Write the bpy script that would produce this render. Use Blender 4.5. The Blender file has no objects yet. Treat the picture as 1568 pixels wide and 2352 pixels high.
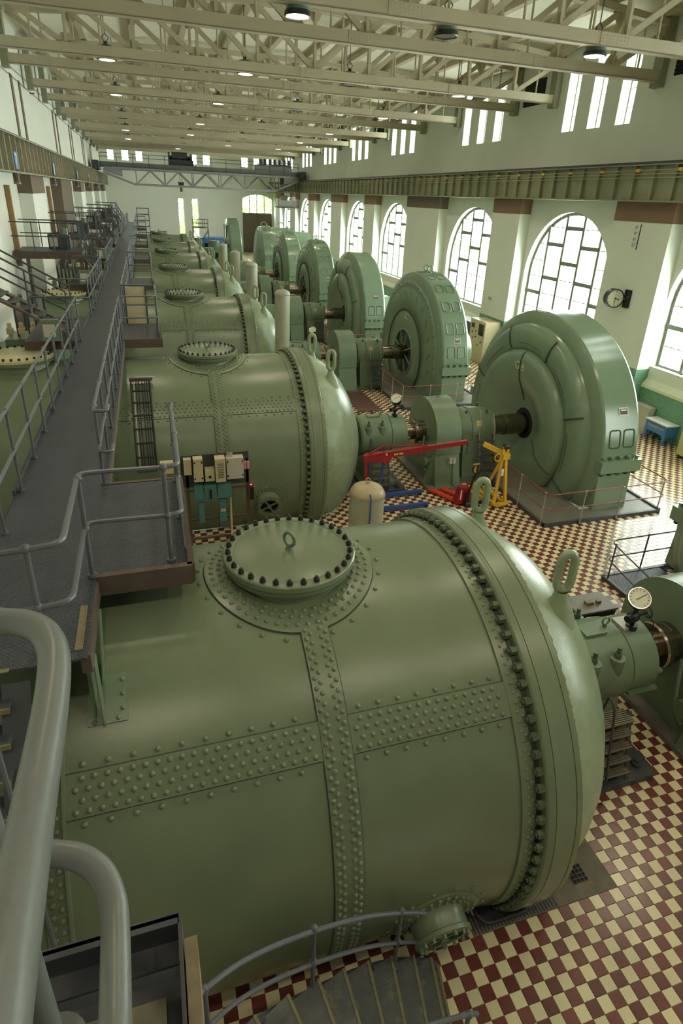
import bpy, math, random
from math import sin, cos, pi, sqrt, radians, atan2, hypot
from mathutils import Vector, Matrix

SC = bpy.context.scene
COL = SC.collection
RND = random.Random(11)

# ------------------------------------------------------------------ camera
EYE = Vector((0.0, 0.0, 7.85))
YAW, PITCH, ROLL = 0.3208, 0.4218, 0.0457
cy_, sy_, cp_, sp_ = cos(YAW), sin(YAW), cos(PITCH), sin(PITCH)
fw = Vector((sy_ * cp_, cy_ * cp_, -sp_))
rt = Vector((cy_, -sy_, 0.0))
up = rt.cross(fw)
rt2 = cos(ROLL) * rt + sin(ROLL) * up
up2 = -sin(ROLL) * rt + cos(ROLL) * up
cam_data = bpy.data.cameras.new('camera')
cam = bpy.data.objects.new('camera', cam_data)
COL.objects.link(cam)
cam.matrix_world = Matrix(((rt2.x, up2.x, -fw.x, EYE.x), (rt2.y, up2.y, -fw.y, EYE.y),
                           (rt2.z, up2.z, -fw.z, EYE.z), (0, 0, 0, 1)))
cam_data.sensor_fit = 'VERTICAL'
cam_data.sensor_height = 36.0
cam_data.sensor_width = 24.0
cam_data.lens = 1368.5346 / 2352 * 36.0
cam_data.shift_x = -10.23 / 2352
cam_data.shift_y = -104.63 / 2352
cam_data.clip_start = 0.05
cam_data.clip_end = 400
SC.camera = cam

# ------------------------------------------------------------------ world, exposure
world = bpy.data.worlds.new('overcast_sky')
SC.world = world
world.use_nodes = True
wn = world.node_tree
wn.nodes.clear()
w_out = wn.nodes.new('ShaderNodeOutputWorld')
w_bg = wn.nodes.new('ShaderNodeBackground')
w_bg.inputs[0].default_value = (0.93, 0.98, 1.0, 1)
w_bg.inputs[1].default_value = 34.0
wn.links.new(w_bg.outputs[0], w_out.inputs[0])
SC.view_settings.view_transform = 'Standard'
SC.view_settings.look = 'None'
SC.view_settings.gamma = 1.0
SC.view_settings.use_curve_mapping = False
SC.view_settings.exposure = -0.35
SC.cycles.use_denoising = True
SC.cycles.max_bounces = 8
SC.cycles.diffuse_bounces = 5
SC.cycles.glossy_bounces = 4
SC.cycles.transparent_max_bounces = 12
SC.cycles.caustics_reflective = False
SC.cycles.caustics_refractive = False
SC.cycles.sample_clamp_indirect = 6.0
LAMP_POWER = 380.0

# ------------------------------------------------------------------ materials
def lin(c):
    return tuple(((x / 255) / 12.92 if x / 255 <= 0.04045 else ((x / 255 + 0.055) / 1.055) ** 2.4) for x in c) + (1.0,)

MATS = {}
def mat(name, rgb, rough=0.5, metal=0.0, var=0.10, vscale=3.0, bump=0.0, bscale=40.0, spec=0.5, dirt=None, coat=0.0):
    if name in MATS:
        return MATS[name]
    m = bpy.data.materials.new(name)
    m.use_nodes = True
    nt = m.node_tree
    b = nt.nodes['Principled BSDF']
    base = lin(rgb)
    b.inputs['Roughness'].default_value = rough
    b.inputs['Metallic'].default_value = metal
    b.inputs['Specular IOR Level'].default_value = spec
    if coat:
        b.inputs['Coat Weight'].default_value = coat
        b.inputs['Coat Roughness'].default_value = 0.12
    tc = nt.nodes.new('ShaderNodeTexCoord')
    if var > 0:
        n = nt.nodes.new('ShaderNodeTexNoise')
        n.inputs['Scale'].default_value = vscale
        n.inputs['Detail'].default_value = 5
        nt.links.new(tc.outputs['Object'], n.inputs['Vector'])
        r = nt.nodes.new('ShaderNodeMapRange')
        r.inputs['From Min'].default_value = 0.3
        r.inputs['From Max'].default_value = 0.7
        r.inputs['To Min'].default_value = 1 - var
        r.inputs['To Max'].default_value = 1 + var
        nt.links.new(n.outputs['Fac'], r.inputs['Value'])
        mx = nt.nodes.new('ShaderNodeMix')
        mx.data_type = 'RGBA'
        mx.blend_type = 'MULTIPLY'
        mx.inputs['Factor'].default_value = 1.0
        mx.inputs['A'].default_value = base
        nt.links.new(r.outputs['Result'], mx.inputs['B'])
        last = mx.outputs['Result']
        if dirt:
            n2 = nt.nodes.new('ShaderNodeTexNoise')
            n2.inputs['Scale'].default_value = dirt[1]
            n2.inputs['Detail'].default_value = 8
            n2.inputs['Roughness'].default_value = 0.7
            nt.links.new(tc.outputs['Object'], n2.inputs['Vector'])
            r2 = nt.nodes.new('ShaderNodeMapRange')
            r2.inputs['From Min'].default_value = dirt[2]
            r2.inputs['From Max'].default_value = dirt[3]
            nt.links.new(n2.outputs['Fac'], r2.inputs['Value'])
            m2 = nt.nodes.new('ShaderNodeMix')
            m2.data_type = 'RGBA'
            m2.inputs['B'].default_value = lin(dirt[0])
            nt.links.new(r2.outputs['Result'], m2.inputs['Factor'])
            nt.links.new(last, m2.inputs['A'])
            last = m2.outputs['Result']
        nt.links.new(last, b.inputs['Base Color'])
    else:
        b.inputs['Base Color'].default_value = base
    if bump > 0:
        nb = nt.nodes.new('ShaderNodeTexNoise')
        nb.inputs['Scale'].default_value = bscale
        nb.inputs['Detail'].default_value = 3
        nt.links.new(tc.outputs['Object'], nb.inputs['Vector'])
        bp = nt.nodes.new('ShaderNodeBump')
        bp.inputs['Strength'].default_value = bump
        bp.inputs['Distance'].default_value = 0.01
        nt.links.new(nb.outputs['Fac'], bp.inputs['Height'])
        nt.links.new(bp.outputs['Normal'], b.inputs['Normal'])
    m['_'] = 1
    MATS[name] = m
    return m

def emit(name, rgb, strength):
    if name in MATS:
        return MATS[name]
    m = bpy.data.materials.new(name)
    m.use_nodes = True
    nt = m.node_tree
    nt.nodes.clear()
    o = nt.nodes.new('ShaderNodeOutputMaterial')
    e = nt.nodes.new('ShaderNodeEmission')
    e.inputs[0].default_value = lin(rgb)
    e.inputs[1].default_value = strength
    nt.links.new(e.outputs[0], o.inputs[0])
    MATS[name] = m
    return m

GREEN = mat('drum_green_paint', (113, 125, 100), 0.27, var=0.07, vscale=1.6, bump=0.10, bscale=130, dirt=((92, 86, 60), 11.0, 0.70, 0.86))
DOME = mat('dome_green_paint', (142, 156, 128), 0.28, var=0.10, vscale=5, bump=0.22, bscale=60, dirt=((110, 108, 84), 7.0, 0.66, 0.84))
GEN = mat('generator_green_paint', (120, 140, 117), 0.21, var=0.05, vscale=1.5, bump=0.05, bscale=100)
GREEN2 = mat('machine_green_paint', (108, 126, 102), 0.35, var=0.08, vscale=3, bump=0.08, bscale=90)
SEAM = mat('seam_dark', (62, 78, 60), 0.7, var=0.1)
BOLT = mat('black_oiled_bolt', (40, 42, 38), 0.45, var=0.2, vscale=20)
BOLTG = mat('green_painted_bolt', (84, 96, 72), 0.45, var=0.2, vscale=20)
GROOVE = mat('oily_groove', (58, 64, 48), 0.5, var=0.3, vscale=9)
STEEL = mat('polished_shaft_steel', (150, 138, 124), 0.22, 1.0, var=0.15, vscale=8)
RAILG = mat('grey_rail_paint', (92, 95, 102), 0.36, var=0.06, vscale=8, bump=0.04, bscale=60)
RAILF = mat('worn_grey_tube_paint', (102, 106, 104), 0.34, var=0.06, vscale=10, bump=0.05, bscale=80, dirt=((160, 165, 165), 60.0, 0.72, 0.8))
DARKG = mat('dark_grey_steel_paint', (66, 68, 74), 0.5, var=0.12, vscale=5)
BEAM = mat('rusty_brown_beam', (86, 73, 65), 0.55, var=0.2, vscale=6)
WHITEW = mat('white_plaster', (226, 228, 219), 0.75, var=0.03, vscale=0.6, bump=0.05, bscale=30)
WHITEW2 = mat('grey_white_plaster', (216, 216, 204), 0.8, var=0.03, vscale=0.6, bump=0.05, bscale=30)
WHITEG = mat('grey_plaster', (150, 152, 146), 0.8, var=0.03)
BROWN = mat('brown_painted_plaster', (126, 98, 80), 0.7, var=0.05, vscale=1.0)
BROWN2 = mat('dull_brown_plaster', (112, 97, 82), 0.75, var=0.05, vscale=1.0)
TRUSSW = mat('cream_truss_paint', (184, 174, 150), 0.55, var=0.05, vscale=1.0)
CEIL = mat('ceiling_white', (232, 228, 210), 0.8, var=0.03, vscale=0.5)
GIRD = mat('olive_girder_paint', (138, 138, 114), 0.5, var=0.12, vscale=1.2)
GIRDB = mat('brownish_girder_paint', (158, 150, 128), 0.5, var=0.12, vscale=2)
CRANED = mat('dull_crane_paint', (112, 112, 110), 0.5, var=0.1, vscale=2)
CRANE = mat('grey_crane_paint', (150, 150, 150), 0.5, var=0.1, vscale=2)
MULL = mat('window_frame_grey', (128, 134, 122), 0.5, var=0.05)
BAR = mat('window_bar_green', (176, 186, 160), 0.5, var=0.05)
SILL = mat('pale_sill_stone', (226, 228, 206), 0.5, var=0.05)
VESSEL = mat('grey_tank_paint', (172, 174, 154), 0.33, var=0.05, vscale=2)
VCAP = mat('beige_tank_cap', (176, 162, 128), 0.33, var=0.06, vscale=3)
RED = mat('red_enamel', (150, 28, 36), 0.35, var=0.1, vscale=6)
ORANGE = mat('orange_red_enamel', (206, 66, 34), 0.4, var=0.1, vscale=6)
YEL = mat('yellow_enamel', (218, 172, 44), 0.4, var=0.1, vscale=6)
BLUE = mat('blue_enamel', (54, 82, 150), 0.4, var=0.1, vscale=6)
BENCHB = mat('bench_blue', (72, 118, 182), 0.45, var=0.05)
BLACK = mat('black_plastic', (26, 26, 28), 0.35, var=0.0)
DIAL = mat('cream_dial', (226, 222, 200), 0.5, var=0.03)
CHROME = mat('chrome', (200, 200, 196), 0.18, 1.0, var=0.0)
WOOD = mat('worn_wood', (124, 112, 88), 0.7, var=0.2, vscale=14, bump=0.2, bscale=50)
BEIGE = mat('beige_cabinet_paint', (196, 182, 150), 0.5, var=0.05)
BEIGE2 = mat('pale_grey_box', (190, 184, 172), 0.5, var=0.05)
TEAL = mat('teal_box_paint', (74, 122, 122), 0.45, var=0.06)
CABY = mat('yellow_green_cabinet', (186, 182, 128), 0.45, var=0.04)
MAT_ = mat('grey_rubber_mat', (112, 106, 92), 0.7, var=0.25, vscale=4, dirt=((150, 116, 60), 3.0, 0.56, 0.8))
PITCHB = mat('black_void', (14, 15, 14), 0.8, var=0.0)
STONE = mat('grey_platform_stone', (112, 108, 100), 0.45, var=0.15, vscale=2.5)
GRIMY = mat('pale_worn_tread', (128, 124, 104), 0.7, var=0.25, vscale=9, dirt=((70, 72, 70), 5.0, 0.5, 0.7))
STEELD = mat('worn_dark_tread', (86, 88, 86), 0.55, var=0.2, vscale=8, dirt=((142, 138, 112), 3.5, 0.55, 0.75))
NOSE = mat('pale_tread_nosing', (122, 116, 86), 0.6, var=0.15, vscale=9)
REDRAIL = mat('dull_red_rail', (140, 70, 66), 0.45, var=0.05)
SILVERP = mat('silver_post', (172, 168, 156), 0.35, 0.4, var=0.05)
MAROON = mat('maroon_floor_strip', (92, 62, 56), 0.5, var=0.08)
LOUVRE = mat('black_louvre', (24, 22, 22), 0.7, var=0.0)
SIGNB = mat('blue_sign', (104, 128, 182), 0.5, var=0.0)
WHITEP = mat('white_paint', (228, 230, 226), 0.5, var=0.0)
GOLD = mat('yellow_letter_paint', (214, 190, 70), 0.5, var=0.0)
CREAML = mat('cream_letter_paint', (216, 206, 150), 0.5, var=0.0)
DOORB = mat('brown_door', (104, 94, 76), 0.6, var=0.05)
GRASS = mat('lawn_grass', (120, 160, 60), 0.9, var=0.3, vscale=2)
LEAF = mat('sunlit_leaves', (168, 190, 112), 0.7, var=0.3, vscale=3)
LIDC = mat('cream_lid_paint', (206, 196, 150), 0.4, var=0.06, vscale=3)
PIPE = mat('ochre_pipe', (150, 120, 76), 0.5, var=0.1, vscale=4)
GRATE = mat('steel_grating', (128, 122, 104), 0.5, 0.3, var=0.1)
CABLE = mat('black_cable', (34, 34, 34), 0.5, var=0.0)
PINK = mat('pale_red_plug', (196, 140, 140), 0.5, var=0.0)
LAMPG = mat('lamp_housing_green', (96, 122, 112), 0.4, var=0.05)
LAMPON = emit('lamp_glow', (255, 244, 214), 30.0)
LAMPOFF = mat('unlit_lamp_glass', (60, 60, 58), 0.2, var=0.0)
REDGLOW = emit('red_signal_glow', (255, 150, 130), 2.0)

def glass_mat():
    m = bpy.data.materials.new('window_glass')
    m.use_nodes = True
    nt = m.node_tree
    nt.nodes.clear()
    o = nt.nodes.new('ShaderNodeOutputMaterial')
    t = nt.nodes.new('ShaderNodeBsdfTransparent')
    t.inputs[0].default_value = (0.93, 0.96, 0.90, 1)
    g = nt.nodes.new('ShaderNodeBsdfGlossy')
    g.inputs['Roughness'].default_value = 0.05
    x = nt.nodes.new('ShaderNodeMixShader')
    x.inputs[0].default_value = 0.06
    nt.links.new(t.outputs[0], x.inputs[1])
    nt.links.new(g.outputs[0], x.inputs[2])
    nt.links.new(x.outputs[0], o.inputs[0])
    return m
GLASS = glass_mat()

def chequer_plate():
    m = mat('chequer_plate', (60, 65, 74), 0.42, 0.0, var=0.10, vscale=2.2)
    nt = m.node_tree
    b = nt.nodes['Principled BSDF']
    tc = nt.nodes['Texture Coordinate']
    mp = nt.nodes.new('ShaderNodeMapping')
    mp.inputs['Rotation'].default_value = (0, 0, radians(45))
    mp.inputs['Scale'].default_value = (1, 1, 0)
    nt.links.new(tc.outputs['Object'], mp.inputs['Vector'])
    ck = nt.nodes.new('ShaderNodeTexVoronoi')
    ck.inputs['Scale'].default_value = 34.0
    ck.inputs['Randomness'].default_value = 0.0
    nt.links.new(mp.outputs[0], ck.inputs['Vector'])
    r = nt.nodes.new('ShaderNodeMapRange')
    r.inputs['From Min'].default_value = 0.16
    r.inputs['From Max'].default_value = 0.5
    r.inputs['To Min'].default_value = 1.0
    r.inputs['To Max'].default_value = 0.0
    nt.links.new(ck.outputs['Distance'], r.inputs['Value'])
    bp = nt.nodes.new('ShaderNodeBump')
    bp.inputs['Strength'].default_value = 0.9
    bp.inputs['Distance'].default_value = 0.006
    nt.links.new(r.outputs['Result'], bp.inputs['Height'])
    nt.links.new(bp.outputs['Normal'], b.inputs['Normal'])
    r2 = nt.nodes.new('ShaderNodeMapRange')
    r2.inputs['To Min'].default_value = 0.55
    r2.inputs['To Max'].default_value = 0.3
    nt.links.new(r.outputs['Result'], r2.inputs['Value'])
    nt.links.new(r2.outputs['Result'], b.inputs['Roughness'])
    return m
PLATE = chequer_plate()

TS, TX0, TY0 = 0.15, 5.03, 3.39       # tile size and a tile corner of the floor grid
def tile_mat(name, rgb, amt):
    m = bpy.data.materials.new(name)
    m.use_nodes = True
    nt = m.node_tree
    b = nt.nodes['Principled BSDF']
    g = nt.nodes.new('ShaderNodeNewGeometry')
    tc = nt.nodes.new('ShaderNodeTexCoord')
    n = nt.nodes.new('ShaderNodeTexNoise')
    n.inputs['Scale'].default_value = 1.2
    n.inputs['Detail'].default_value = 6
    nt.links.new(g.outputs['Position'], n.inputs['Vector'])
    wnz = nt.nodes.new('ShaderNodeTexWhiteNoise')
    sn = nt.nodes.new('ShaderNodeVectorMath')
    sn.operation = 'SNAP'
    sn.inputs[1].default_value = (TS, TS, 10)
    off = nt.nodes.new('ShaderNodeVectorMath')
    off.operation = 'ADD'
    off.inputs[1].default_value = (-TX0 + TS * 1000, -TY0 + TS * 1000, 5)
    nt.links.new(g.outputs['Position'], off.inputs[0])
    nt.links.new(off.outputs[0], sn.inputs[0])
    nt.links.new(sn.outputs[0], wnz.inputs['Vector'])
    ad = nt.nodes.new('ShaderNodeMath')
    ad.operation = 'ADD'
    nt.links.new(n.outputs['Fac'], ad.inputs[0])
    nt.links.new(wnz.outputs['Value'], ad.inputs[1])
    r = nt.nodes.new('ShaderNodeMapRange')
    r.inputs['From Min'].default_value = 0.4
    r.inputs['From Max'].default_value = 1.6
    r.inputs['To Min'].default_value = 1 - amt
    r.inputs['To Max'].default_value = 1 + amt
    nt.links.new(ad.outputs[0], r.inputs['Value'])
    mx = nt.nodes.new('ShaderNodeMix')
    mx.data_type = 'RGBA'
    mx.blend_type = 'MULTIPLY'
    mx.inputs['Factor'].default_value = 1.0
    mx.inputs['A'].default_value = lin(rgb)
    nt.links.new(r.outputs['Result'], mx.inputs['B'])
    nt.links.new(mx.outputs['Result'], b.inputs['Base Color'])
    b.inputs['Roughness'].default_value = 0.24
    b.inputs['Specular IOR Level'].default_value = 0.6
    MATS[name] = m
    return m
TRED = tile_mat('red_clay_tile', (108, 58, 54), 0.2)
TCRM = tile_mat('cream_clay_tile', (222, 211, 170), 0.10)

def checker_floor():
    m = bpy.data.materials.new('checker_tile_far')
    m.use_nodes = True
    nt = m.node_tree
    b = nt.nodes['Principled BSDF']
    g = nt.nodes.new('ShaderNodeNewGeometry')
    off = nt.nodes.new('ShaderNodeVectorMath')
    off.operation = 'ADD'
    off.inputs[1].default_value = (-TX0, -TY0, 0.31)
    nt.links.new(g.outputs['Position'], off.inputs[0])
    ck = nt.nodes.new('ShaderNodeTexChecker')
    ck.inputs['Scale'].default_value = 1 / TS
    ck.inputs['Color1'].default_value = lin((222, 211, 170))
    ck.inputs['Color2'].default_value = lin((108, 58, 54))
    nt.links.new(off.outputs[0], ck.inputs['Vector'])
    nt.links.new(ck.outputs['Color'], b.inputs['Base Color'])
    b.inputs['Roughness'].default_value = 0.24
    b.inputs['Specular IOR Level'].default_value = 0.6
    return m
FLOORFAR = checker_floor()

def wall_tile_mat():
    m = bpy.data.materials.new('green_glazed_wainscot')
    m.use_nodes = True
    nt = m.node_tree
    b = nt.nodes['Principled BSDF']
    tc = nt.nodes.new('ShaderNodeTexCoord')
    sx = nt.nodes.new('ShaderNodeSeparateXYZ')
    nt.links.new(tc.outputs['Object'], sx.inputs[0])
    cx = nt.nodes.new('ShaderNodeCombineXYZ')
    nt.links.new(sx.outputs['Y'], cx.inputs['X'])
    nt.links.new(sx.outputs['Z'], cx.inputs['Y'])
    br = nt.nodes.new('ShaderNodeTexBrick')
    br.inputs['Color1'].default_value = lin((84, 136, 112))
    br.inputs['Color2'].default_value = lin((96, 148, 124))
    br.inputs['Mortar'].default_value = lin((150, 160, 140))
    br.inputs['Scale'].default_value = 1.0
    br.inputs['Mortar Size'].default_value = 0.006
    br.inputs['Brick Width'].default_value = 0.22
    br.inputs['Row Height'].default_value = 0.075
    nt.links.new(cx.outputs[0], br.inputs['Vector'])
    nt.links.new(br.outputs['Color'], b.inputs['Base Color'])
    b.inputs['Roughness'].default_value = 0.25
    MATS['wain'] = m
    return m
WAIN = wall_tile_mat()

# ------------------------------------------------------------------ mesh building
class MB:
    def __init__(s):
        s.v, s.f, s.mi = [], [], []
        s.cur = 0
    def add(s, vs, fs):
        o = len(s.v)
        s.v += [tuple(v) for v in vs]
        s.f += [tuple(o + i for i in f) for f in fs]
        s.mi += [s.cur] * len(fs)
        return s
    def box(s, x0, x1, y0, y1, z0, z1):
        return s.add([(x0, y0, z0), (x1, y0, z0), (x1, y1, z0), (x0, y1, z0), (x0, y0, z1), (x1, y0, z1), (x1, y1, z1), (x0, y1, z1)],
                     [(3, 2, 1, 0), (4, 5, 6, 7), (0, 1, 5, 4), (1, 2, 6, 5), (2, 3, 7, 6), (3, 0, 4, 7)])
    def hexa(s, p):
        return s.add(p, [(3, 2, 1, 0), (4, 5, 6, 7), (0, 1, 5, 4), (1, 2, 6, 5), (2, 3, 7, 6), (3, 0, 4, 7)])
    def bar(s, p, q, w, h, upv=(0, 0, 1)):
        p, q = Vector(p), Vector(q)
        d = (q - p).normalized()
        u = Vector(upv)
        if abs(d.dot(u)) > 0.98:
            u = Vector((1, 0, 0)) if abs(d.x) < 0.9 else Vector((0, 1, 0))
        a = d.cross(u).normalized() * (w / 2)
        b = a.cross(d).normalized() * (h / 2)
        return s.hexa([p - a - b, p + a - b, p + a + b, p - a + b, q - a - b, q + a - b, q + a + b, q - a + b])
    def frame(s, d):
        d = d.normalized()
        u = Vector((0, 0, 1)) if abs(d.z) < 0.9 else Vector((1, 0, 0))
        a = d.cross(u).normalized()
        return a, d.cross(a).normalized()
    def cyl(s, p, q, r, n=12, r2=None, caps=True):
        p, q = Vector(p), Vector(q)
        r2 = r if r2 is None else r2
        a, b = s.frame(q - p)
        vs = []
        for c, rr in ((p, r), (q, r2)):
            for i in range(n):
                t = 2 * pi * i / n
                vs.append(c + (a * cos(t) + b * sin(t)) * rr)
        fs = [(i, (i + 1) % n, n + (i + 1) % n, n + i) for i in range(n)]
        if caps:
            fs += [tuple(range(n - 1, -1, -1)), tuple(range(n, 2 * n))]
        return s.add(vs, fs)
    def tube(s, pts, r, n=8, closed=False, radii=None):
        pts = [Vector(p) for p in pts]
        m = len(pts)
        vs, fs = [], []
        a = None
        for i, p in enumerate(pts):
            if closed:
                d = pts[(i + 1) % m] - pts[i - 1]
            else:
                d = pts[min(i + 1, m - 1)] - pts[max(i - 1, 0)]
            d.normalize()
            if a is None:
                a, b = s.frame(d)
            else:
                a = (a - d * a.dot(d))
                a = a.normalized() if a.length > 1e-6 else s.frame(d)[0]
                b = d.cross(a)
            rr = radii[i] if radii else r
            for k in range(n):
                t = 2 * pi * k / n
                vs.append(p + (a * cos(t) + b * sin(t)) * rr)
        for i in range(m if closed else m - 1):
            j = (i + 1) % m
            for k in range(n):
                fs.append((i * n + k, i * n + (k + 1) % n, j * n + (k + 1) % n, j * n + k))
        if not closed:
            fs += [tuple(range(n - 1, -1, -1)), tuple(range((m - 1) * n, m * n))]
        return s.add(vs, fs)
    def lathe(s, prof, axis='x', c=(0, 0, 0), n=64, t0=0.0, t1=2 * pi, close=False):
        # prof: list of (along axis, radius)
        full = abs(t1 - t0 - 2 * pi) < 1e-6
        k = n if full else n + 1
        vs, fs = [], []
        for (x, r) in prof:
            for i in range(k):
                t = t0 + (t1 - t0) * i / n
                if axis == 'x':
                    vs.append((c[0] + x, c[1] - r * cos(t), c[2] + r * sin(t)))
                elif axis == 'z':
                    vs.append((c[0] + r * cos(t), c[1] + r * sin(t), c[2] + x))
                else:
                    vs.append((c[0] + r * cos(t), c[1] + x, c[2] + r * sin(t)))
        m = len(prof)
        for j in range(m if close else m - 1):
            jj = (j + 1) % m
            for i in range(n):
                i2 = (i + 1) % k
                f = (j * k + i, jj * k + i, jj * k + i2, j * k + i2)
                fs.append(f if axis == 'x' else f[::-1])
        return s.add(vs, fs)
    def prism(s, poly, axis, a, b):
        n = len(poly)
        def P(u, v, w):
            return {'x': (w, u, v), 'y': (u, w, v), 'z': (u, v, w)}[axis]
        vs = [P(u, v, a) for u, v in poly] + [P(u, v, b) for u, v in poly]
        fs = [(i, (i + 1) % n, n + (i + 1) % n, n + i) for i in range(n)]
        fs += [tuple(range(n - 1, -1, -1)), tuple(range(n, 2 * n))]
        return s.add(vs, fs)
    def ball(s, c, r, n=10, m=6, sc=(1, 1, 1)):
        vs, fs = [], []
        for j in range(m + 1):
            ph = pi * j / m
            for i in range(n):
                t = 2 * pi * i / n
                vs.append((c[0] + r * sc[0] * sin(ph) * cos(t), c[1] + r * sc[1] * sin(ph) * sin(t), c[2] + r * sc[2] * cos(ph)))
        for j in range(m):
            for i in range(n):
                fs.append((j * n + i, (j + 1) * n + i, (j + 1) * n + (i + 1) % n, j * n + (i + 1) % n))
        return s.add(vs, fs)
    def rivet(s, c, nrm, r, n=7, h=0.8):
        c, nrm = Vector(c), Vector(nrm).normalized()
        a, b = s.frame(nrm)
        vs, fs = [], []
        for rr, hh in ((1.0, -0.1), (0.86, 0.5), (0.5, 0.86)):
            for i in range(n):
                t = 2 * pi * i / n
                vs.append(c + (a * cos(t) + b * sin(t)) * r * rr + nrm * (r * h * hh))
        vs.append(c + nrm * r * h)
        for j in range(2):
            for i in range(n):
                fs.append((j * n + i, j * n + (i + 1) % n, (j + 1) * n + (i + 1) % n, (j + 1) * n + i))
        fs += [(2 * n + i, 2 * n + (i + 1) % n, 3 * n) for i in range(n)]
        return s.add(vs, fs)
    def mesh(s, name, mats, off=(0, 0, 0), smooth=35):
        me = bpy.data.meshes.new(name)
        ox, oy, oz = off
        me.from_pydata([(x - ox, y - oy, z - oz) for x, y, z in s.v], [], s.f)
        for m in (mats if isinstance(mats, (list, tuple)) else [mats]):
            me.materials.append(m)
        if isinstance(mats, (list, tuple)) and len(mats) > 1:
            me.polygons.foreach_set('material_index', s.mi)
        import bmesh
        bm = bmesh.new()
        bm.from_mesh(me)
        bmesh.ops.recalc_face_normals(bm, faces=bm.faces)
        bm.to_mesh(me)
        bm.free()
        if smooth:
            me.polygons.foreach_set('use_smooth', [True] * len(me.polygons))
            me.set_sharp_from_angle(angle=radians(smooth))
        me.update()
        return me
    def build(s, name, mats, parent=None, smooth=35):
        off = root_loc(parent)
        o = bpy.data.objects.new(name, s.mesh(name, mats, off, smooth))
        COL.objects.link(o)
        if parent:
            o.parent = parent
        return o

def root_loc(p):
    v = Vector((0, 0, 0))
    while p:
        v += p.location
        p = p.parent
    return v

def inst(me, name, parent, loc, rot=None, world=True):
    o = bpy.data.objects.new(name, me)
    COL.objects.link(o)
    o.parent = parent
    o.location = Vector(loc) - (root_loc(parent) if world and parent else Vector((0, 0, 0)))
    if rot is not None:
        o.rotation_mode = 'QUATERNION'
        o.rotation_quaternion = rot
    return o

def thing(name, label, cat, loc=(0, 0, 0), group=None):
    o = bpy.data.objects.new(name, None)
    o.empty_display_size = 0.1
    COL.objects.link(o)
    o.location = loc
    return tag(o, label, cat, group)

def tag(o, label, cat, group=None):
    o['label'] = label
    o['category'] = cat
    if group:
        o['group'] = group
    return o

def struct(o):
    o['kind'] = 'structure'
    return o

def stuff(o):
    o['kind'] = 'stuff'
    return o

def copy_tree(o, parent=None, skip=()):
    c = o.copy()
    COL.objects.link(c)
    if parent:
        c.parent = parent
    for ch in list(o.children):
        if ch.name.split('.')[0] not in skip:
            copy_tree(ch, c, skip)
    return c

def rounded(pts, rad, seg=5):
    pts = [Vector(p) for p in pts]
    out = [pts[0]]
    for i in range(1, len(pts) - 1):
        p, a, b = pts[i], pts[i - 1], pts[i + 1]
        d1, d2 = (a - p), (b - p)
        r = min(rad, d1.length * 0.49, d2.length * 0.49)
        s0, s1 = p + d1.normalized() * r, p + d2.normalized() * r
        for k in range(seg + 1):
            t = k / seg
            out.append(s0 * (1 - t) ** 2 + p * 2 * t * (1 - t) + s1 * t ** 2)
    out.append(pts[-1])
    return out

def text(body, name, parent, loc, right, upv, size, m, extrude=0.004, align='CENTER'):
    cu = bpy.data.curves.new(name, 'FONT')
    cu.body = body
    cu.size = size
    cu.extrude = extrude
    cu.align_x = align
    cu.align_y = 'CENTER'
    cu.materials.append(m)
    tmp = bpy.data.objects.new(name, cu)
    COL.objects.link(tmp)
    bpy.context.view_layer.update()
    me = bpy.data.meshes.new_from_object(tmp.evaluated_get(bpy.context.evaluated_depsgraph_get()))
    bpy.data.objects.remove(tmp)
    me.name = name
    o = bpy.data.objects.new(name, me)
    COL.objects.link(o)
    r, u = Vector(right).normalized(), Vector(upv).normalized()
    n = r.cross(u)
    o.parent = parent
    o.location = Vector(loc) - root_loc(parent)
    o.rotation_euler = Matrix((r, u, n)).transposed().to_euler()
    return o

# ------------------------------------------------------------------ layout constants
YA = [5.75 + 9.9 * k for k in range(9)]     # machine axes along the hall
ZA = 1.44                                    # shaft height
RS = 2.487                                   # drum shell radius
DOMEP = [(3.86, 2.47), (4.05, 2.42), (4.3, 2.31), (4.55, 2.12), (4.8, 1.84), (5.02, 1.46), (5.2, 1.05), (5.3, 0.72), (5.36, 0.5)]
HX0, HX1, HY0, HY1 = -4.9, 18.25, -3.5, 94.0
NT = 7                                       # drums
GENY = [YA[k] for k in range(0, 6)]

def dome_r(x):
    if x < DOMEP[0][0]:
        return RS
    for (a, ra), (b, rb) in zip(DOMEP, DOMEP[1:]):
        if a <= x <= b:
            return ra + (rb - ra) * (x - a) / (b - a)
    return 0.0

def pit_hw(x):
    r = dome_r(x) if x > -4.8 else 0
    r = max(r, 2.66 if 3.0 < x < 3.9 else 0)
    return sqrt(max(r * r - ZA * ZA, 0)) + 0.03 if r > ZA else 0.0

def gen_hw(x):
    return sqrt(3.57 ** 2 - ZA ** 2) + 0.02 if 11.0 < x < 12.75 else 0.0

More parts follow.
